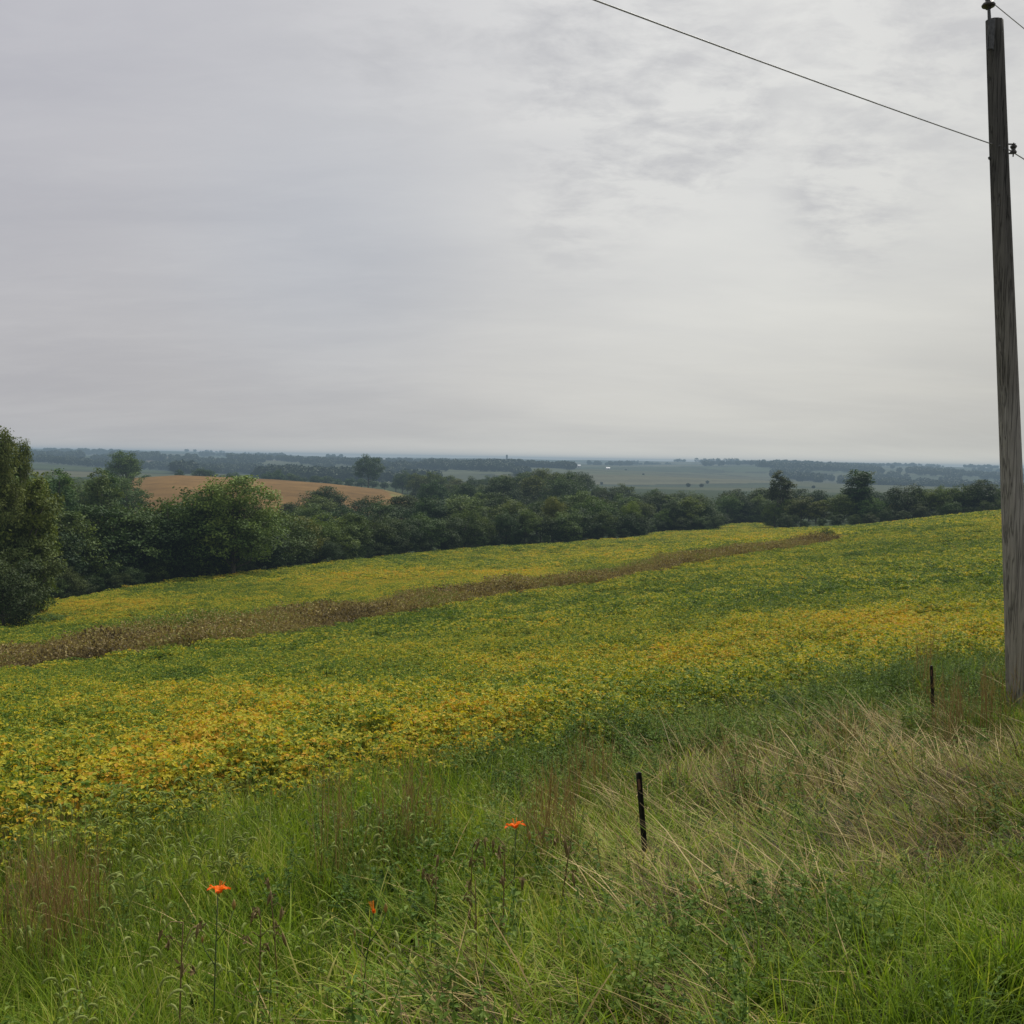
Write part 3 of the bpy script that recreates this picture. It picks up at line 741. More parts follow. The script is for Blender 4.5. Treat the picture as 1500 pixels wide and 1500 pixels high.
# ------------------------------------------------------------------ utility pole and wires
def pole_mat():
    t = NT('weathered_pole')
    tc = t.n('ShaderNodeTexCoord')
    mp = t.n('ShaderNodeMapping'); mp.inputs['Scale'].default_value = (9, 9, .35); t.l(tc.outputs['Object'], mp.inputs[0])
    n1 = t.n('ShaderNodeTexNoise', i_Scale=4.0, i_Detail=10.0, i_Roughness=.7); t.l(mp.outputs[0], n1.inputs[0])
    mp2 = t.n('ShaderNodeMapping'); mp2.inputs['Scale'].default_value = (9, 9, .16); t.l(tc.outputs['Object'], mp2.inputs[0])
    n2 = t.n('ShaderNodeTexNoise', i_Scale=2.6, i_Detail=3.0); t.l(mp2.outputs[0], n2.inputs[0])
    crack = t.ramp(n2.outputs[0], [(.47, (1, 1, 1)), (.495, (.35, .35, .35)), (.505, (.3, .3, .3)), (.525, (1, 1, 1))])
    sx = t.n('ShaderNodeSeparateXYZ'); t.l(tc.outputs['Object'], sx.inputs[0])
    hgt = t.math('DIVIDE', sx.outputs[2], 8.6, True)
    n3 = t.n('ShaderNodeTexNoise', i_Scale=1.6, i_Detail=5.0); t.l(tc.outputs['Object'], n3.inputs[0])
    hh = t.math('ADD', hgt, t.math('MULTIPLY', t.math('SUBTRACT', n3.outputs[0], .5), .25))
    base = t.ramp(hh, [(.15, (.28, .25, .215)), (.42, (.28, .265, .245)), (.60, (.15, .14, .125)), (.85, (.075, .072, .068))])  # upper shaft darkened in the colour itself, as a backlit silhouette
    c = t.mixc(1.0, base, t.ramp(n1.outputs[0], [(.3, (.55, .55, .55)), (.7, (1.2, 1.2, 1.2))]), 'MULTIPLY')
    c = t.mixc(.7, c, crack, 'MULTIPLY')
    bs = t.n('ShaderNodeBsdfPrincipled', i_Roughness=.9); bs.inputs['Specular IOR Level'].default_value = .15; t.l(c, bs.inputs['Base Color'])
    hsum = t.math('ADD', n1.outputs[0], crack)
    bp = t.n('ShaderNodeBump', i_Strength=.9, i_Distance=.012); t.l(hsum, bp.inputs['Height']); t.l(bp.outputs[0], bs.inputs['Normal'])
    o = t.n('ShaderNodeOutputMaterial'); t.l(bs.outputs[0], o.inputs[0])
    return t.m
M_pole = pole_mat()
M_iron = simple_mat('galvanised_iron', (.03, .032, .035), (.09, .09, .095), 20, rough=.6, bump=.2, metal=.5)
M_porc = simple_mat('glazed_porcelain', (.02, .016, .014), (.045, .04, .04), 6, rough=.25, bump=.02)
M_wire = simple_mat('aluminium_wire', (.25, .25, .25), (.36, .36, .355), 20, rough=.6, bump=.1, metal=.4)
YP = 12.0
ptop = P(1457.5, 31, YP); pbot = P(1494, 1075, YP); ax = ptop - pbot; PL = float(np.linalg.norm(ax)); axn = ax / PL
pole = empty('utility_pole', tuple(pbot - axn * .4)); tag(pole, 'weathered grey wooden utility pole leaning slightly at the right edge', 'utility pole')
PL += .4
def pr(f): return .140 - .046 * f          # radius along the pole
def pp(f, off=(0, 0, 0)):                   # point at height fraction, in pole-parent coordinates (world axes)
    return axn * PL * f + np.array(off)
mb = MB(); nf = 60; seg = 28; f = np.linspace(0, 1, nf); gg = rg(9)
V = []
U = np.array([1., 0, 0]) - axn * axn[0]; U /= np.linalg.norm(U); W = np.cross(axn, U)
ang = np.arange(seg) * 2 * math.pi / seg
rr = 1 + .02 * gg.normal(size=seg)
for i, ff in enumerate(f):
    wob = U * .012 * math.sin(ff * 5.1) + W * .01 * math.sin(ff * 3.3 + 1)
    rad = pr(ff) * rr * (1 + .012 * np.sin(ang * 3 + ff * 4))
    # a drying check on the camera side of the upper pole
    if .62 < ff < .93: rad = rad - np.where(np.abs(((ang - 4.95 + math.pi) % (2 * math.pi)) - math.pi) < .12, .018, 0)
    V.append(pp(ff) + wob + rad[:, None] * (np.cos(ang)[:, None] * U + np.sin(ang)[:, None] * W))
V = np.array(V); V[-1] -= axn * .012 * np.cos(ang)[:, None]
i = np.arange(nf - 1)[:, None] * seg; j = np.arange(seg)[None]; j2 = (j + 1) % seg
Fq = np.stack([i + j, i + j2, i + seg + j2, i + seg + j], -1).reshape(-1, 4)
V = V.reshape(-1, 3); c1 = len(V); V = np.concatenate([V, [pp(1) - axn * .01]]); b = (nf - 1) * seg; jj = np.arange(0, seg, 2)
Fq = np.concatenate([Fq, np.stack([np.full(len(jj), c1), b + jj, b + (jj + 1) % seg, b + (jj + 2) % seg], -1)])
shaft = link('shaft', mb.add(V, Fq).mesh('shaft', M_pole, True), pole)
# dark steel pin plate bolted to the road-side face near the top, with a mushroom insulator on its pin
O = np.array(pbot - axn * .4)
def pl(w): return np.array(w) - O
mb = MB(); mb.box(pl(P(1451.5, 50, YP - .09)), (.075, .02, .36)); 
plate = link('pin_bracket', mb.mesh('pin_bracket', M_iron), pole)
mb = MB(); mb.tube([pl(P(1451.5, 72, YP - .105)), pl(P(1450, 40, YP - .105)), pl(P(1448.5, 12, YP - .1))], [.022, .022, .017], 10)
mb.box(pl(P(1452, 66, YP - .11)), (.03, .03, .03)); mb.box(pl(P(1451, 41, YP - .11)), (.03, .03, .03))
link('pin', mb.mesh('pin', M_iron, False), plate)
ip = pl(P(1448, 7, YP - .1))
def lathe(mb, c, prof, seg=20, A=(0, 0, 1)):
    A = np.array(A, float); A /= np.linalg.norm(A); u = np.cross(A, [0, 1, .1]); u /= np.linalg.norm(u); w = np.cross(A, u)
    a = np.arange(seg) * 2 * math.pi / seg
    V = np.array([[c + A * z + r * (math.cos(t) * u + math.sin(t) * w) for t in a] for (r, z) in prof]).reshape(-1, 3); n = len(prof)
    i = np.arange(n - 1)[:, None] * seg; j = np.arange(seg)[None]; j2 = (j + 1) % seg
    mb.add(V, np.stack([i + j, i + j2, i + seg + j2, i + seg + j], -1).reshape(-1, 4))
mb = MB(); lathe(mb, ip, [(.0, -.05), (.03, -.05), (.035, -.02), (.07, -.022), (.078, -.005), (.062, .018), (.04, .03), (.032, .04), (.04, .052), (.036, .068), (.0, .074)])
link('insulator', mb.mesh('insulator', M_porc, True), pole)
# spool insulator held in an iron clevis on the far side
cl = P(1484.5, 219, YP + .22)
mb = MB(); base = pl(P(1471, 217, YP + .10)); q = pl(cl)
mb.box((base + q) / 2 + [0.0, 0, .055], (.15, .035, .008)); mb.box((base + q) / 2 + [0, 0, -.055], (.15, .035, .008)); mb.box(base + [.012, 0, 0], (.012, .04, .13))
mb.tube([q + [0, 0, -.085], q + [0, 0, .08]], .008, 8)
clev = link('clevis', mb.mesh('clevis', M_iron), pole)
mb = MB(); lathe(mb, q, [(.0, -.046), (.036, -.046), (.04, -.03), (.03, -.015), (.022, 0), (.03, .015), (.04, .03), (.036, .046), (.0, .046)])
link('spool_insulator', mb.mesh('spool_insulator', M_porc, True), clev)
mb = MB(); mb.tube([pl(P(1476, 219, YP)), pl(P(1450, 231, YP - .0))], .009, 8); mb.tube([pl(P(1451, 231, YP)), pl(P(1448.5, 232, YP))], .02, 6)
link('bolt', mb.mesh('bolt', M_iron), pole)
for (x, y) in ((1471, 218), (1462, 300), (1464, 214)): 
    mb = MB(); c = pl(P(x, y, YP - .13)); mb.tube([c, c + [0, -.02, 0]], .012, 6)
    link('bolt', mb.mesh('bolt', M_iron), pole)
RD = np.array([.77, .63, 0])
def wire(p0, d_left, name, label, rad, sl, sr_):
    """one conductor through the pole: sagging spans both ways along the road"""
    t = np.concatenate([np.linspace(-d_left, -.4, 40), [-.15, 0, .15], np.linspace(.4, 46, 40)])
    z = np.where(t < 0, sl * t + .5 * (sl * 2 / 46) * t * t * -1 * -1, -sr_ * t + (sr_ / 46) * t * t)
    z = np.where(t < 0, -sl * (-t) + (sl / 46) * t * t, z)
    pts = p0[None] + RD[None] * t[:, None]; pts[:, 2] += z
    mb = MB(); mb.tube(pts, rad, 8); o = link(name, mb.mesh(name, M_wire, True)); tag(o, label, 'power line', 'power lines carried by the utility pole')
wire(P(1484.5, 219, YP + .22) + np.array([-.03, .03, 0]), 46, 'power_line', 'lower power line crossing the sky to the spool insulator on the pole', .0068, .052, .07)
wire(P(1448, 0.5, YP - .1) + np.array([0, 0, .01]), 46, 'power_line', 'upper power line tied to the mushroom insulator on top of the pole', .0055, .05, .075)

# ------------------------------------------------------------------ trees
def crown_mesh(seed, h, rx, base, nclus, nleaf, size, shape='round', nlobe=12, top_sharp=0.0):
    g = rg(seed); mb = MB()
    cz0, cz1 = base * h, h
    ncl = []
    lobes = []
    for k in range(nlobe if shape not in ('round', 'dome') else 0):
        f = (k + .5) / nlobe; f = np.clip(f + g.normal(0, .06), .03, .97)
        if shape == 'round': env = math.sqrt(max(0, 1 - (2 * f - .95) ** 2 * .96))
        elif shape == 'column': env = .75 * (1 - .5 * f ** 3) * min(1, .55 + f * 2)
        elif shape == 'cone': env = 1.05 * (1 - f) ** .7 + .08
        elif shape == 'vase': env = .45 + .65 * math.sin(f * 2.4)
        else: env = (1 - .55 * f * f)
        a = k * 2.4 + g.normal(0, .5); lr = rx * g.uniform(.36, .54) * (1 if f < .85 else .8)
        rad = max(0, env * rx - lr) * g.uniform(.75, 1.1)
        lobes.append((np.array([rad * math.cos(a), rad * math.sin(a), cz0 + (cz1 - cz0 - lr) * f + lr * .4]), lr))
    if shape in ('round', 'dome'):
        for k in range(nlobe):
            u = 1 - (k + .5) / nlobe * (1.55 if shape == 'round' else 1.75)
            a = k * 2.4 + g.normal(0, .35); q = math.sqrt(max(0, 1 - u * u)); lr = rx * g.uniform(.34, .50)
            zr = (cz1 - cz0) * (.5 if shape == 'round' else .56)
            zc_ = cz1 - zr
            lobes.append((np.array([(rx - lr) * q * math.cos(a) * 1.05, (rx - lr) * q * math.sin(a) * 1.05, zc_ + max(zr - lr, .1) * u * g.uniform(.86, 1.08)]), lr))
    lobes.append((np.array([0, 0, (cz0 + cz1) / 2]), rx * .5))
    per = nclus // len(lobes)
    for c, lr in lobes:
        d = g.normal(size=(per, 3)); d /= np.linalg.norm(d, axis=1)[:, None]; d[:, 2] = d[:, 2] * .9 + .1
        q = c + d * lr * (1.02 - .45 * g.uniform(0, 1, (per, 1)) ** 2) * [1, 1, .9]
        cv = g.uniform(0, 1, per)
        cr_ = rx * .085 + size * .5
        pos = np.repeat(q, nleaf, 0) + np.clip(g.normal(0, 1, (per * nleaf, 3)), -1.5, 1.5) * cr_ * [1, 1, .6]
        nr = np.repeat(d, nleaf, 0) * .7 + [0, 0, .55] + g.normal(size=(per * nleaf, 3)) * .6
        ok = (pos[:, 2] > .15)
        pos = pos[ok]; nr = nr[ok]; cvv = np.repeat(cv, nleaf)[ok]
        n = len(pos)
        V, Fq = leaves(n, pos, nr, size * g.uniform(.6, 1.35, n), g, .6)
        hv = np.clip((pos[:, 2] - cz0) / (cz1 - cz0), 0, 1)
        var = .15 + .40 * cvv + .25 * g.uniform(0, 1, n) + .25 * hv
        mb.add(V, Fq, np.repeat(var, 4))
    return mb, lobes
def trunk_mb(seed, h, lobes, r0):
    g = rg(seed); mb = MB(); t = np.linspace(0, 1, 8)[:, None]
    b = g.normal(0, h * .025, 2)
    pts = np.concatenate([b[0] * np.sin(t * 3), b[1] * np.sin(t * 2.3), h * .8 * t - .4], 1); mb.tube(pts, r0 * (1 - .8 * t[:, 0]) , 8)
    for c, lr in lobes:
        f = np.clip((c[2] / h) * .62, .1, .75); q = np.array([np.interp(f, t[:, 0] , pts[:, k]) for k in range(3)])
        m = (q + c) / 2 + g.normal(0, h * .02, 3) - [0, 0, h * .02]
        mb.tube([q, m, c], [r0 * .4 * (1 - f * .6), r0 * .25, r0 * .06], 6)
        for k in range(3):
            d = g.normal(size=3); d[2] = abs(d[2]); d /= np.linalg.norm(d); mb.tube([m * .4 + c * .6, c + d * lr * .9], [r0 * .1, r0 * .03], 4, cap=False)
    return mb
KINDS = {}
def kind(name, seed, **kw):
    r0 = kw.pop('r0', .28)
    mb, lobes = crown_mesh(seed, **kw)
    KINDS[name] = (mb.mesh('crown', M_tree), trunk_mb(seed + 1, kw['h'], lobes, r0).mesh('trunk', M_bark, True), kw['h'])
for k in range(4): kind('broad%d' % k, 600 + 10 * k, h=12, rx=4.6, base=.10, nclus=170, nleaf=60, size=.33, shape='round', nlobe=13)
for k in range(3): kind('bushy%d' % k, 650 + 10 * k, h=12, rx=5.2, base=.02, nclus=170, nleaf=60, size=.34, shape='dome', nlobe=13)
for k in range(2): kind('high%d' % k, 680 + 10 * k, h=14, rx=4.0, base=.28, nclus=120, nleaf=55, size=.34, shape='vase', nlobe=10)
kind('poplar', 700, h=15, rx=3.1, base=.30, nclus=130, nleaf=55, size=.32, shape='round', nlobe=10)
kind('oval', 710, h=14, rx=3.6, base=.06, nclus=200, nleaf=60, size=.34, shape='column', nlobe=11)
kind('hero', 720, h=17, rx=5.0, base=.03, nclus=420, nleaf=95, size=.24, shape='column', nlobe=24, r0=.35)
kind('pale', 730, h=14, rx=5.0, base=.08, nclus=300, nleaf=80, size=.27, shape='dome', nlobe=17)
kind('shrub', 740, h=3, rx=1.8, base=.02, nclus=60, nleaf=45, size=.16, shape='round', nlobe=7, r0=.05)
def tree(kd, px, Y, top=None, h=None, label='', cat='tree', group=None, col=(1, 1, 1), wid=1.0, name='broadleaf_tree', seed=None):
    cm, tm, h0 = KINDS[kd]
    row = top if top is not None else 730
    x = float(P(px, row, Y)[0]); z = float(H(x, Y))
    if top is not None: h = float(P(px, top, Y)[2]) - z
    s = h / h0
    r = random.random()
    e = empty(name, (x, Y, z - .15)); e.rotation_euler = (0, 0, random.uniform(0, 6.28))
    e.scale = (s * wid, s * wid, s)
    tag(e, label, cat, group)
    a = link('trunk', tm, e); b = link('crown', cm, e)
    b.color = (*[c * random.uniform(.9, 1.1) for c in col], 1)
    return e
# single trees one can pick out
tree('hero', 2, 86, 627, label='tall grey green tree closest to the field at the far left edge', col=(1.5, 1.5, 1.15), wid=.55)
tree('hero', 33, 92, 643, label='second tall tree behind the edge tree with a thin leafy top', col=(1.6, 1.6, 1.1), wid=.34)
tree('oval', -22, 90, 640, label='tall tree cut by the left edge of the picture beside the edge tree', col=(1.3, 1.4, 1.1), wid=1.0)
tree('oval', 46, 91, 700, label='yellowish green tree on the field side of the tall left trees', col=(1.9, 1.9, 1.0), wid=.9)
tree('high0', 26, 88, 664, label='loose open tree between the two tall left trees', col=(1.5, 1.5, 1.0), wid=.8)
tree('broad2', 28, 87, 765, label='low round tree at the foot of the tall left trees', col=(1.2, 1.3, 1.0), wid=1.0)
tree('bushy1', 4, 80, 800, label='low dark bushy tree under the tall left trees', col=(.8, .9, .9), wid=1.0)
tree('shrub', 72, 82, 893, label='small round green shrub at the field corner by the tall left trees', cat='shrub', col=(1.5, 1.8, 1.2), name='shrub', wid=1.3)
tree('shrub', 100, 84, 897, label='low shrub next to the round shrub at the field corner', cat='shrub', col=(1.6, 1.8, 1.2), name='shrub')
tree('pale', 342, 136, 684, label='big pale green tree standing out in front of the brown cornfield', col=(1.9, 2.0, 1.55), wid=1.25)
tree('broad1', 183, 430, 656, label='lone tree with a rounded crown high on the left against the far hills', col=(1.2, 1.3, 1.0), wid=.95)
tree('high1', 190, 440, 668, label='smaller companion tree just right of the lone rounded tree', col=(1.2, 1.3, 1.1), wid=.7)
tree('broad2', 540, 640, 664, label='big dark round topped tree standing against the distant blue wood', col=(.8, .95, 1.1), wid=1.1)
tree('broad0', 474, 300, 709, label='dark tree standing alone in front of the brown cornfield', col=(.7, .8, .82), wid=1.45)
tree('bushy0', 505, 310, 738, label='low bushy tree on the right flank of the dark cornfield tree', col=(1.1, 1.3, 1.0))
tree('poplar', 1145, 264, 689, label='tall thin crowned tree with a bare pale trunk above the right wood', col=(.9, .95, .9), wid=1.15)
tree('oval', 1262, 256, 688, label='tall dense oval tree rising above the right wood', col=(.75, .85, .8), wid=1.75)
tree('pale', 812, 226, 722, label='yellow green domed tree in the middle of the wood edge', col=(1.8, 1.7, .9), wid=.8)
tree('pale', 925, 236, 730, label='yellow green tree near the wood\'s projecting corner', col=(1.8, 1.8, .9), wid=.8)
tree('broad3', 705, 330, 718, label='pale round topped tree just above the wood edge right of the cornfield', col=(1.5, 1.5, 1.0), wid=.9)
for k, (px_, tp, Y_, lab) in enumerate([(263, 686, 655, 'small round bush on the crest of the cornfield'), (293, 683, 660, 'wide dark bush on the crest of the cornfield'),
        (306, 686, 662, 'low bush joined to the wide crest bush'), (407, 685, 750, 'small tree beyond the crest between the pale and the dark tree'),
        (215, 694, 640, 'low bush at the upper left corner of the cornfield')]):
    tree('bushy%d' % (k % 3), px_, Y_, tp, label=lab, col=(.8, 1, 1), wid=[1, 1.4, 1.3, .8, 2][k], cat='bush' if k != 3 else 'tree', name='bush' if k != 3 else 'broadleaf_tree')
# little dark thistle-like bush where the brown strip ends
tree('shrub', 1212, 124, 770, label='small dark bush where the brown weedy strip ends', cat='shrub', col=(.7, .8, .8), name='shrub', wid=.8)

FRONT = [(62,118,750),(88,121,735),(118,124,742),(150,127,728),(178,129,738),(205,131,732),(240,134,722),(262,137,716),(290,138,708),(298,139,722),(318,142,760),(372,147,742),(392,152,735),(412,157,748),(436,162,752),(462,167,748),(490,171,755),(515,176,748),(542,181,752),(570,186,748),(598,191,752),(625,196,744),(652,200,748),(682,204,738),(710,208,746),(738,211,738),(768,214,744),(796,218,748),(828,221,742),(858,224,738),(886,227,746),(912,229,742),(936,232,752),
         (972,258,742),(990,260,728),(1012,262,724),(1036,264,732),(1068,306,722),(1092,308,727),(1116,306,720),(1135,262,735),(1160,260,728),(1178,258,724),(1205,256,730),(1232,252,724),(1285,250,722),(1310,250,728),(1330,248,706),(1358,247,710),(1388,246,703),(1412,245,707),(1438,244,700),(1465,243,708),(1495,243,702),(1525,243,706),(1555,243,700),(-10,112,700),(20,115,720)]
def zonelabel(px, layer):
    if layer == 0:
        if px < 330: return 'dark green tree in the left front edge of the wood along the soybeans', 'front edge of the wood, left'
        if px < 620: return 'dark bushy tree in the wood edge below the brown cornfield', 'wood edge below the cornfield'
        if px < 955: return 'dark tree in the wood edge between the cornfield and the field corner', 'wood edge, middle'
        if px < 1125: return 'tree in the wood edge set back behind the small green field corner', 'wood edge, set back'
        return 'dark tree in the wood showing above the crest at the right', 'wood behind the right crest'
    if px < 200: return 'tall grey green tree rising behind the left front edge of the wood', 'taller wood at the left'
    if px < 960: return 'tree in the deeper wood to the right of the brown cornfield', 'deeper wood right of the cornfield'
    return 'tree in the back rows of the wood behind the right wood edge', 'back rows of the right wood'
PAL = [(.70, .78, .74), (.95, 1.0, .8), (.6, .70, .74), (1.15, 1.2, .85), (1.6, 1.5, .9), (.8, .9, .95), (1.3, 1.4, 1.1)]
def any_kind(): return random.choice(['broad0', 'broad1', 'broad2', 'broad3', 'bushy0', 'bushy1', 'bushy2'])
for px_, Y_, tp in FRONT:
    lab, gr = zonelabel(px_, 0)
    tree(random.choice(['bushy0', 'bushy1', 'bushy2', 'broad0', 'broad3']), px_ + random.uniform(-5, 5), Y_, tp + random.uniform(-4, 4), label=lab, group=gr, col=random.choice(PAL), wid=random.uniform(1.0, 1.3))
# skirt of low bushes that closes the wood's edge
nn = 0
for px_ in list(range(60, 945, 19)) + list(range(956, 1056, 9)) + list(range(1058, 1128, 8)) + list(range(1132, 1540, 24)):
    Y_ = float(field_far(px_)) + random.uniform(2, 5)
    lab = 'low dark bush closing the foot of the wood along the crop' 
    tree(random.choice(['bushy0', 'bushy1', 'bushy2']), px_, Y_, None, h=random.uniform(2.6, 5.0), label=lab, cat='bush', group='bushes at the foot of the wood', col=random.choice(PAL[:3]), wid=random.uniform(1, 1.4), name='bush'); nn += 1
def fill(px0, px1, Y0, Y1, step, hr, palette, kinds=None, wid=(.9, 1.15), test=None):
    k = 0; Yl = Y0
    while Yl < Y1:
        dx = step * F / Yl; px = px0 + random.uniform(0, dx)
        while px < px1:
            Yj = Yl * random.uniform(.97, 1.03); pj = px + random.uniform(-.25, .25) * dx
            if test is None or test(pj, Yj):
                lab, gr = zonelabel(pj, 1)
                tree(random.choice(kinds) if kinds else any_kind(), pj, Yj, None, h=random.uniform(*hr), label=lab, group=gr, col=random.choice(palette), wid=random.uniform(*wid)); k += 1
            px += dx
        Yl *= 1.14
    return k
n1 = fill(40, 190, 175, 330, 8.0, (15.5, 20), [(1.3, 1.4, 1.25), (1.1, 1.25, 1.2), (1.6, 1.6, 1.3)], ['high0', 'high1', 'broad1', 'poplar'])
n2 = fill(390, 960, 235, 330, 9.5, (9, 12.5), PAL, wid=(1.1, 1.4), test=lambda p, y: y > field_far(p) + 12 and not (p < 610 and y > 275))
n3 = fill(590, 860, 345, 720, 11, (14, 19), [(.7, .85, .9), (.9, .95, .9), (1.2, 1.15, .85)], test=lambda p, y: p > np.interp(y, [340, 500, 700], [625, 600, 565]) and p < np.interp(y, [340, 500, 720], [900, 860, 790]))
n4 = fill(965, 1540, 320, 400, 10, (10, 12.5), PAL[:3] + [(1.2, 1.3, 1.0)], wid=(1.2, 1.5))
n5 = fill(860, 980, 350, 420, 11, (10, 13), PAL[:4])
n6 = 0
for px_ in range(325, 600, 17):
    tree(any_kind(), px_, 735 + random.uniform(-15, 15), None, h=random.uniform(7, 11), label='small tree in the hedge along the crest beyond the cornfield', group='hedge trees beyond the cornfield', col=(.8, 1, 1.05), wid=random.uniform(1.1, 1.6)); n6 += 1
print('trees', n1, n2, n3, n4, n5, n6, nn, len(FRONT))

# ------------------------------------------------------------------ far country
def far_proto(seed):
    g = rg(seed); n = 260; d = g.normal(size=(n, 3)); d /= np.linalg.norm(d, axis=1)[:, None]
    pos = d * [5, 5, 4.6] * g.uniform(.6, 1, (n, 1)) + [0, 0, 5.5]
    V, Fq = leaves(n, pos, d + g.normal(size=(n, 3)) * .5, g.uniform(1.2, 2.6, n), g, .8)
    return mesh_np('far_tree', V, Fq, M_farwood, np.repeat(g.uniform(0, 1, n), 4))
M_farwood = leaf_mat('far_wood', [(0, G(.014, .026, .013)), (.5, G(.026, .042, .02)), (1, G(.05, .07, .03))], .9, .1)
farP = [far_proto(800 + k) for k in range(4)]
FW = [  # far woods: px range, depth range, count
 (240, 640, 1150, 2700, 1300), (40, 260, 1700, 3000, 350), (1130, 1480, 1700, 3700, 1100), (860, 1150, 3000, 4000, 300), (620, 840, 1700, 2700, 420),
 (230, 385, 1500, 1900, 340), (395, 560, 1150, 1500, 420), (560, 640, 1250, 1600, 200), (60, 240, 2200, 2500, 220), (640, 760, 1700, 2100, 160), (765, 835, 1900, 2200, 110),
 (720, 770, 1500, 1650, 40), (60, 500, 3600, 3900, 320), (480, 780, 2900, 3250, 260), (900, 1180, 3300, 3800, 330), (1100, 1480, 2500, 2900, 420), (1280, 1480, 1700, 2100, 260),
 (1160, 1260, 1900, 2000, 70), (560, 720, 4200, 4500, 120), (1170, 1500, 4100, 4400, 190), (1430, 1900, 1800, 2600, 300), (-400, 60, 1500, 2600, 300)]
g = rg(77); PT = []
for a, b, y0, y1, n in FW:
    n = int(n * 1.6); px_ = g.uniform(a, b, n); Yv = g.uniform(y0, y1, n); k = fbm(px_ / 45, Yv / 260, 61, 3) > .50; px_ = px_[k]; Yv = Yv[k]
    X = (px_ - 750) / F * Yv; PT.append(np.stack([X, Yv], -1))
# loose hedge trees everywhere
n = 420; Yv = np.exp(g.uniform(math.log(1100), math.log(5200), n)); X = g.uniform(-.62, .62, n) * Yv
wx = X + 90 * (fbm(X / 400, Yv / 400, 51, 2) - .5); wy = Yv + 90 * (fbm(X / 400, Yv / 400, 52, 2) - .5); b = -wx * .28 + wy * .96; fb = b / 260 - np.floor(b / 260)
k = (fb < .09) | (g.uniform(0, 1, n) < .05); PT.append(np.stack([X[k], Yv[k]], -1))
nwood = sum(len(q) for q in PT[:-1]); PT = np.concatenate(PT); n = len(PT); Z = H(PT[:, 0], PT[:, 1]); s = g.uniform(.9, 1.7, n); s[nwood:] *= .4
scatter('distant_woods', np.column_stack([PT, Z - .5]), farP, g.integers(0, 4, n), np.stack([0 * s, 0 * s, g.uniform(0, 6.28, n)], -1), np.stack([s * 1.1, s * 1.1, s], -1),
        .5 + g.normal(0, .15, n), 'hazy blue woods and hedges on the distant hills', 'distant woods')
# skyline tree clumps
def sky_clump(px_, Y_, n, h, label):
    g = rg(int(px_)); x0 = (px_ - 750) / F * Y_
    mb = MB()
    for k in range(n):
        c = np.array([g.uniform(-1, 1) * n * 4.5, g.uniform(-8, 8), 0]); c[2] = float(H(x0 + c[0], Y_ + c[1])); hh = h * g.uniform(.6, 1.1)
        m = 120; d = g.normal(size=(m, 3)); d /= np.linalg.norm(d, axis=1)[:, None]
        pos = d * [hh * .5, hh * .5, hh * .48] * g.uniform(.6, 1, (m, 1)) + [0, 0, hh * .52]
        V, Fq = leaves(m, pos + c, d, g.uniform(.12, .25, m) * hh, g, .8); mb.add(V, Fq, np.repeat(g.uniform(0, 1, m), 4))
    o = link('skyline_trees', mb.mesh('skyline_trees', M_sky)); o.location = (x0, Y_, 0)
    tag(o, label, 'tree clump', kind='stuff')
M_sky = leaf_mat('skyline_wood', [(0, G(.014, .026, .013)), (1, G(.05, .07, .03))], .9, .1, inst=False)
for a in [(85, 5300, 6, 11, 'tree clump on the skyline above the left wood'), (285, 5300, 12, 15, 'tree clump on the skyline above the cornfield bushes'), (315, 5300, 12, 16, 'rounded tree clump on the skyline left of the pale tree'),
          (370, 5200, 12, 12, 'tree clump on the skyline above the pale tree'), (405, 5200, 12, 12, 'flat tree clump on the skyline right of the pale tree'), (625, 4300, 25, 10, 'long low tree clump on the skyline above the deeper wood'),
          (675, 4300, 7, 17, 'pointed tree clump on the skyline left of the silo'), (710, 4300, 9, 13, 'tree clump on the skyline next to the silo'), (920, 4600, 10, 10, 'small tree clump on the skyline above the pale green slope'),
          (1000, 4500, 10, 16, 'tree clump on the skyline left of the wooded knoll'), (1050, 4400, 22, 22, 'wooded knoll on the skyline'), (1112, 4400, 22, 16, 'tree clump on the skyline right of the wooded knoll'),
          (1170, 4500, 16, 14, 'tree clump on the skyline above the thin crowned tree'), (1235, 4600, 10, 10, 'small tree clump on the skyline above the oval tree'), (1340, 4600, 30, 16, 'long tree clump on the skyline above the right wood'), (1440, 4700, 14, 13, 'tree clump on the skyline beside the utility pole')]:
    sky_clump(*a)
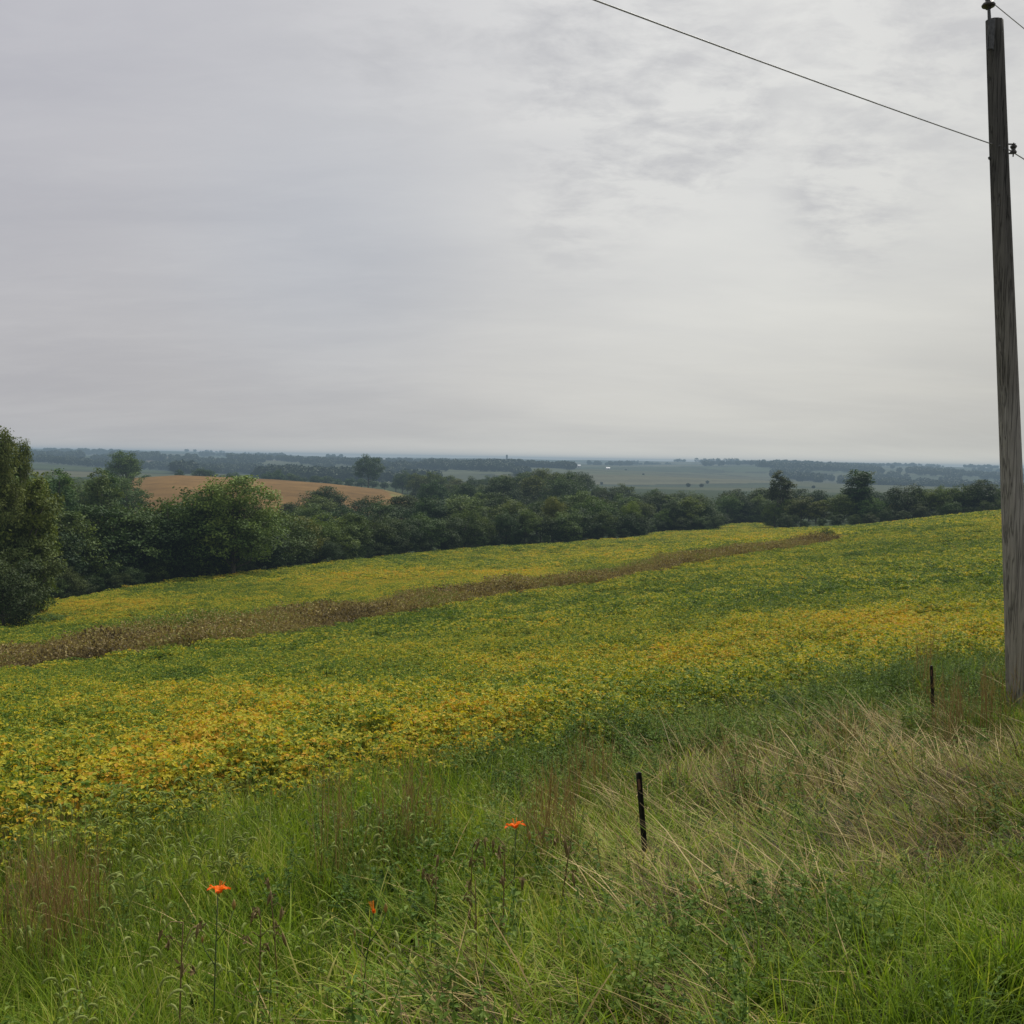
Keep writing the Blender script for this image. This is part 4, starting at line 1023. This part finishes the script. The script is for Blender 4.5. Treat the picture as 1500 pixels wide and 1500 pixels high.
# farm buildings
M_wall = simple_mat('white_boards', (.35, .35, .34), (.5, .5, .49), 3, rough=.8, bump=.1)
M_roofm = simple_mat('metal_roof', (.35, .36, .38), (.55, .56, .58), 2, rough=.5, bump=.1)
M_conc = simple_mat('concrete', (.10, .10, .10), (.16, .155, .15), 1, rough=.9, bump=.1)
def barn(px_, Y_, w, d, h, label, rot):
    x = (px_ - 750) / F * Y_; e = empty('farm_building', (x, Y_, float(H(x, Y_)) - .5)); e.rotation_euler = (0, 0, rot); tag(e, label, 'farm building')
    mb = MB(); mb.box((0, 0, h / 2), (w, d, h))
    V = [[-w/2+.01, -d/2+.01, h+.001], [-w/2+.01, d/2-.01, h+.001], [-w/2+.01, 0, h + d * .29], [-w/2+.01, 0, h + d * .29]]; mb.add(V, [[0, 1, 2, 3]]); V = np.array(V); V[:, 0] *= -1; mb.add(V, [[0, 1, 2, 3]])
    link('wall', mb.mesh('wall', M_wall), e)
    mb = MB()
    for s in (-1, 1):
        V = np.array([[-w/2-.4, s*(d/2+.5), h-.1], [w/2+.4, s*(d/2+.5), h-.1], [w/2+.4, 0, h + d*.3], [-w/2-.4, 0, h + d*.3]]); V2 = V + [0, 0, .2]
        mb.add(np.concatenate([V, V2]), [[0,1,2,3],[4,5,6,7],[0,1,5,4],[1,2,6,5],[2,3,7,6],[3,0,4,7]])
    link('roof', mb.mesh('roof', M_roofm), e)
    mb = MB(); mb.box((0, -d/2-.03, h*.35), (w*.22, .08, h*.7)); link('door', mb.mesh('door', M_conc), e)
for a in [(562, 3500, 30, 14, 7, 'long white farm building right of the dark round tree', .1), (725, 3000, 22, 12, 6, 'white farm building just below the silo', .2), (838, 2400, 14, 10, 8, 'tall white farmhouse right of the distant blue wood', .5),
          (846, 2430, 10, 8, 5, 'small white shed next to the tall farmhouse', .1), (889, 2300, 9, 7, 4, 'small white shed alone on the pale green slope', .3), (505, 1700, 16, 10, 5, 'pale building left of the dark round tree', .2),
          (118, 2900, 16, 9, 5, 'pale building among the hazy left woods', .3), (370, 4000, 26, 12, 6, 'white building far beyond the pale tree', .0)]:
    barn(*a)
x = (741 - 750) / F * 3600; e = empty('silo', (x, 3600, float(H(x, 3600)) - 1)); tag(e, 'lone dark silo standing up on the skyline', 'silo')
ztop = float(P(741, 666, 3600)[2]) - e.location.z
mb = MB(); lathe(mb, np.zeros(3), [(3.4, 0), (3.4, ztop - 3), (3.45, ztop - 3)], 20); link('tank', mb.mesh('tank', M_conc, True), e)
mb = MB(); lathe(mb, np.zeros(3), [(3.45, ztop - 3), (3.1, ztop - 1.3), (1.9, ztop - .2), (0, ztop)], 20); link('dome', mb.mesh('dome', M_conc, True), e)

# ------------------------------------------------------------------ haze: thin air over the whole valley
mb = MB(); mb.box((0, 500, -93), (18000, 15000, 214))
t = NT('haze'); SIG = 1 / 4300.0
ab = t.n('ShaderNodeVolumeAbsorption', i_Density=SIG); ab.inputs[0].default_value = (0, 0, 0, 1)
em = t.n('ShaderNodeEmission', i_Strength=SIG); em.inputs[0].default_value = (.23, .315, .385, 1)  # the volume's own glow stands in for light scattered by the haze
ad = t.n('ShaderNodeAddShader'); t.l(ab.outputs[0], ad.inputs[0]); t.l(em.outputs[0], ad.inputs[1])
o = t.n('ShaderNodeOutputMaterial'); t.l(ad.outputs[0], o.inputs['Volume'])
hz = link('haze', mb.mesh('haze', t.m)); tag(hz, kind='structure')

# ------------------------------------------------------------------ sky and sun
SUN_EL, SUN_AZ = 48.0, 32.0     # ahead and to the right, behind thin cloud
w = bpy.data.worlds.new('World'); SC.world = w; w.use_nodes = True
t = NT('w', w)
sky = t.n('ShaderNodeTexSky', sky_type='NISHITA', sun_disc=False, sun_elevation=R(SUN_EL), sun_rotation=R(SUN_AZ), air_density=1.5, dust_density=4.0)
tc = t.n('ShaderNodeTexCoord'); sx = t.n('ShaderNodeSeparateXYZ'); t.l(tc.outputs['Generated'], sx.inputs[0])
def vdot(d):
    d = np.array(d, float); d /= np.linalg.norm(d)
    nd = t.n('ShaderNodeVectorMath', operation='DOT_PRODUCT'); t.l(tc.outputs['Generated'], nd.inputs[0]); nd.inputs[1].default_value = tuple(d); return nd.outputs['Value']
def glow(px_, py_, r_deg):
    c = math.cos(R(r_deg)); v = t.math('DIVIDE', t.math('SUBTRACT', vdot(ray(px_, py_)), c), 1 - c, True); return t.math('MULTIPLY', v, v)
zc = t.math('MAXIMUM', sx.outputs[2], 0.0); den = t.math('ADD', zc, .22)
cx = t.math('DIVIDE', sx.outputs[0], den); cy = t.math('DIVIDE', sx.outputs[1], den)
cv = t.n('ShaderNodeCombineXYZ'); t.l(cx, cv.inputs[0]); t.l(cy, cv.inputs[1])
def cn(scale, det, rough, st=(1, 1, 1), dist=0.0, off=(0, 0, 0)):
    mp = t.n('ShaderNodeMapping'); mp.inputs['Scale'].default_value = st; mp.inputs['Location'].default_value = off; t.l(cv.outputs[0], mp.inputs[0])
    nz = t.n('ShaderNodeTexNoise', i_Scale=scale, i_Detail=det, i_Roughness=rough, i_Distortion=dist); t.l(mp.outputs[0], nz.inputs[0]); return nz.outputs[0]
base = t.ramp(zc, [(0, (.66, .63, .55)), (.02, (.47, .465, .43)), (.10, (.47, .465, .44)), (.22, (.50, .50, .485)), (.40, (.54, .54, .54)), (.7, (.60, .60, .60)), (1, (.60, .60, .61))])
c = t.mixc(t.math('MULTIPLY', glow(980, 130, 36), .62), base, (.79, .79, .765))
c = t.mixc(t.math('MULTIPLY', glow(-150, 150, 50), .6), c, (.415, .41, .475))
c = t.mixc(t.math('MULTIPLY', glow(480, 370, 12), .5), c, (.42, .445, .50))
big = t.ramp(cn(2.2, 6, .55, (.45, 1, 1), .4), [(.35, (.94, .945, .955)), (.65, (1.04, 1.04, 1.03))])
c = t.mixc(1.0, c, big, 'MULTIPLY')
puff = t.ramp(cn(7, 9, .63, (.9, 1.25, 1), .2, (5.3, 1.4, 0)), [(.42, (0, 0, 0)), (.62, (1, 1, 1))])
m1 = t.math('ADD', t.math('ADD', glow(850, 70, 9), glow(960, 130, 8)), t.math('ADD', glow(1350, 40, 12), glow(1010, 185, 6)))
mask = t.math('ADD', m1, t.math('MULTIPLY', t.math('ADD', t.math('ADD', glow(840, 310, 6), glow(1250, 325, 5)), t.math('ADD', glow(1215, 265, 4), glow(560, 40, 8))), .7), True)
c = t.mixc(t.math('MULTIPLY', t.math('MULTIPLY', puff, mask), .6), c, (.42, .425, .45))
wisp = t.ramp(cn(6, 10, .66, (.6, 1.6, 1), .6, (1, 7, 0)), [(.45, (0, 0, 0)), (.75, (1, 1, 1))])
c = t.mixc(t.math('MULTIPLY', wisp, .07), c, (.75, .75, .74))
nish = t.n('ShaderNodeBackground', i_Strength=.06); t.l(sky.outputs[0], nish.inputs[0])
bg = t.n('ShaderNodeBackground', i_Strength=1.13); t.l(c, bg.inputs[0])
mx = t.n('ShaderNodeMixShader', i_0=.93); t.l(nish.outputs[0], mx.inputs[1]); t.l(bg.outputs[0], mx.inputs[2])
o = t.n('ShaderNodeOutputWorld'); t.l(mx.outputs[0], o.inputs[0])
sd = bpy.data.lights.new('sun', 'SUN'); sd.energy = 4.2; sd.angle = R(22); sd.color = (1, .96, .88)
so = bpy.data.objects.new('sun', sd); COL.objects.link(so)
dirv = Vector((math.sin(R(SUN_AZ)) * math.cos(R(SUN_EL)), math.cos(R(SUN_AZ)) * math.cos(R(SUN_EL)), math.sin(R(SUN_EL))))
so.rotation_euler = dirv.to_track_quat('Z', 'Y').to_euler()

# ------------------------------------------------------------------ render settings
SC.render.engine = 'CYCLES'
cy_ = SC.cycles
cy_.max_bounces = 5; cy_.diffuse_bounces = 2; cy_.glossy_bounces = 2; cy_.transmission_bounces = 3; cy_.transparent_max_bounces = 4; cy_.volume_bounces = 0
cy_.use_denoising = True
try: cy_.denoiser = 'OPENIMAGEDENOISE'
except Exception: pass
cy_.use_adaptive_sampling = True; cy_.adaptive_threshold = .015
SC.view_settings.view_transform = 'Standard'; SC.view_settings.look = 'None'; SC.view_settings.exposure = 0; SC.view_settings.gamma = 1
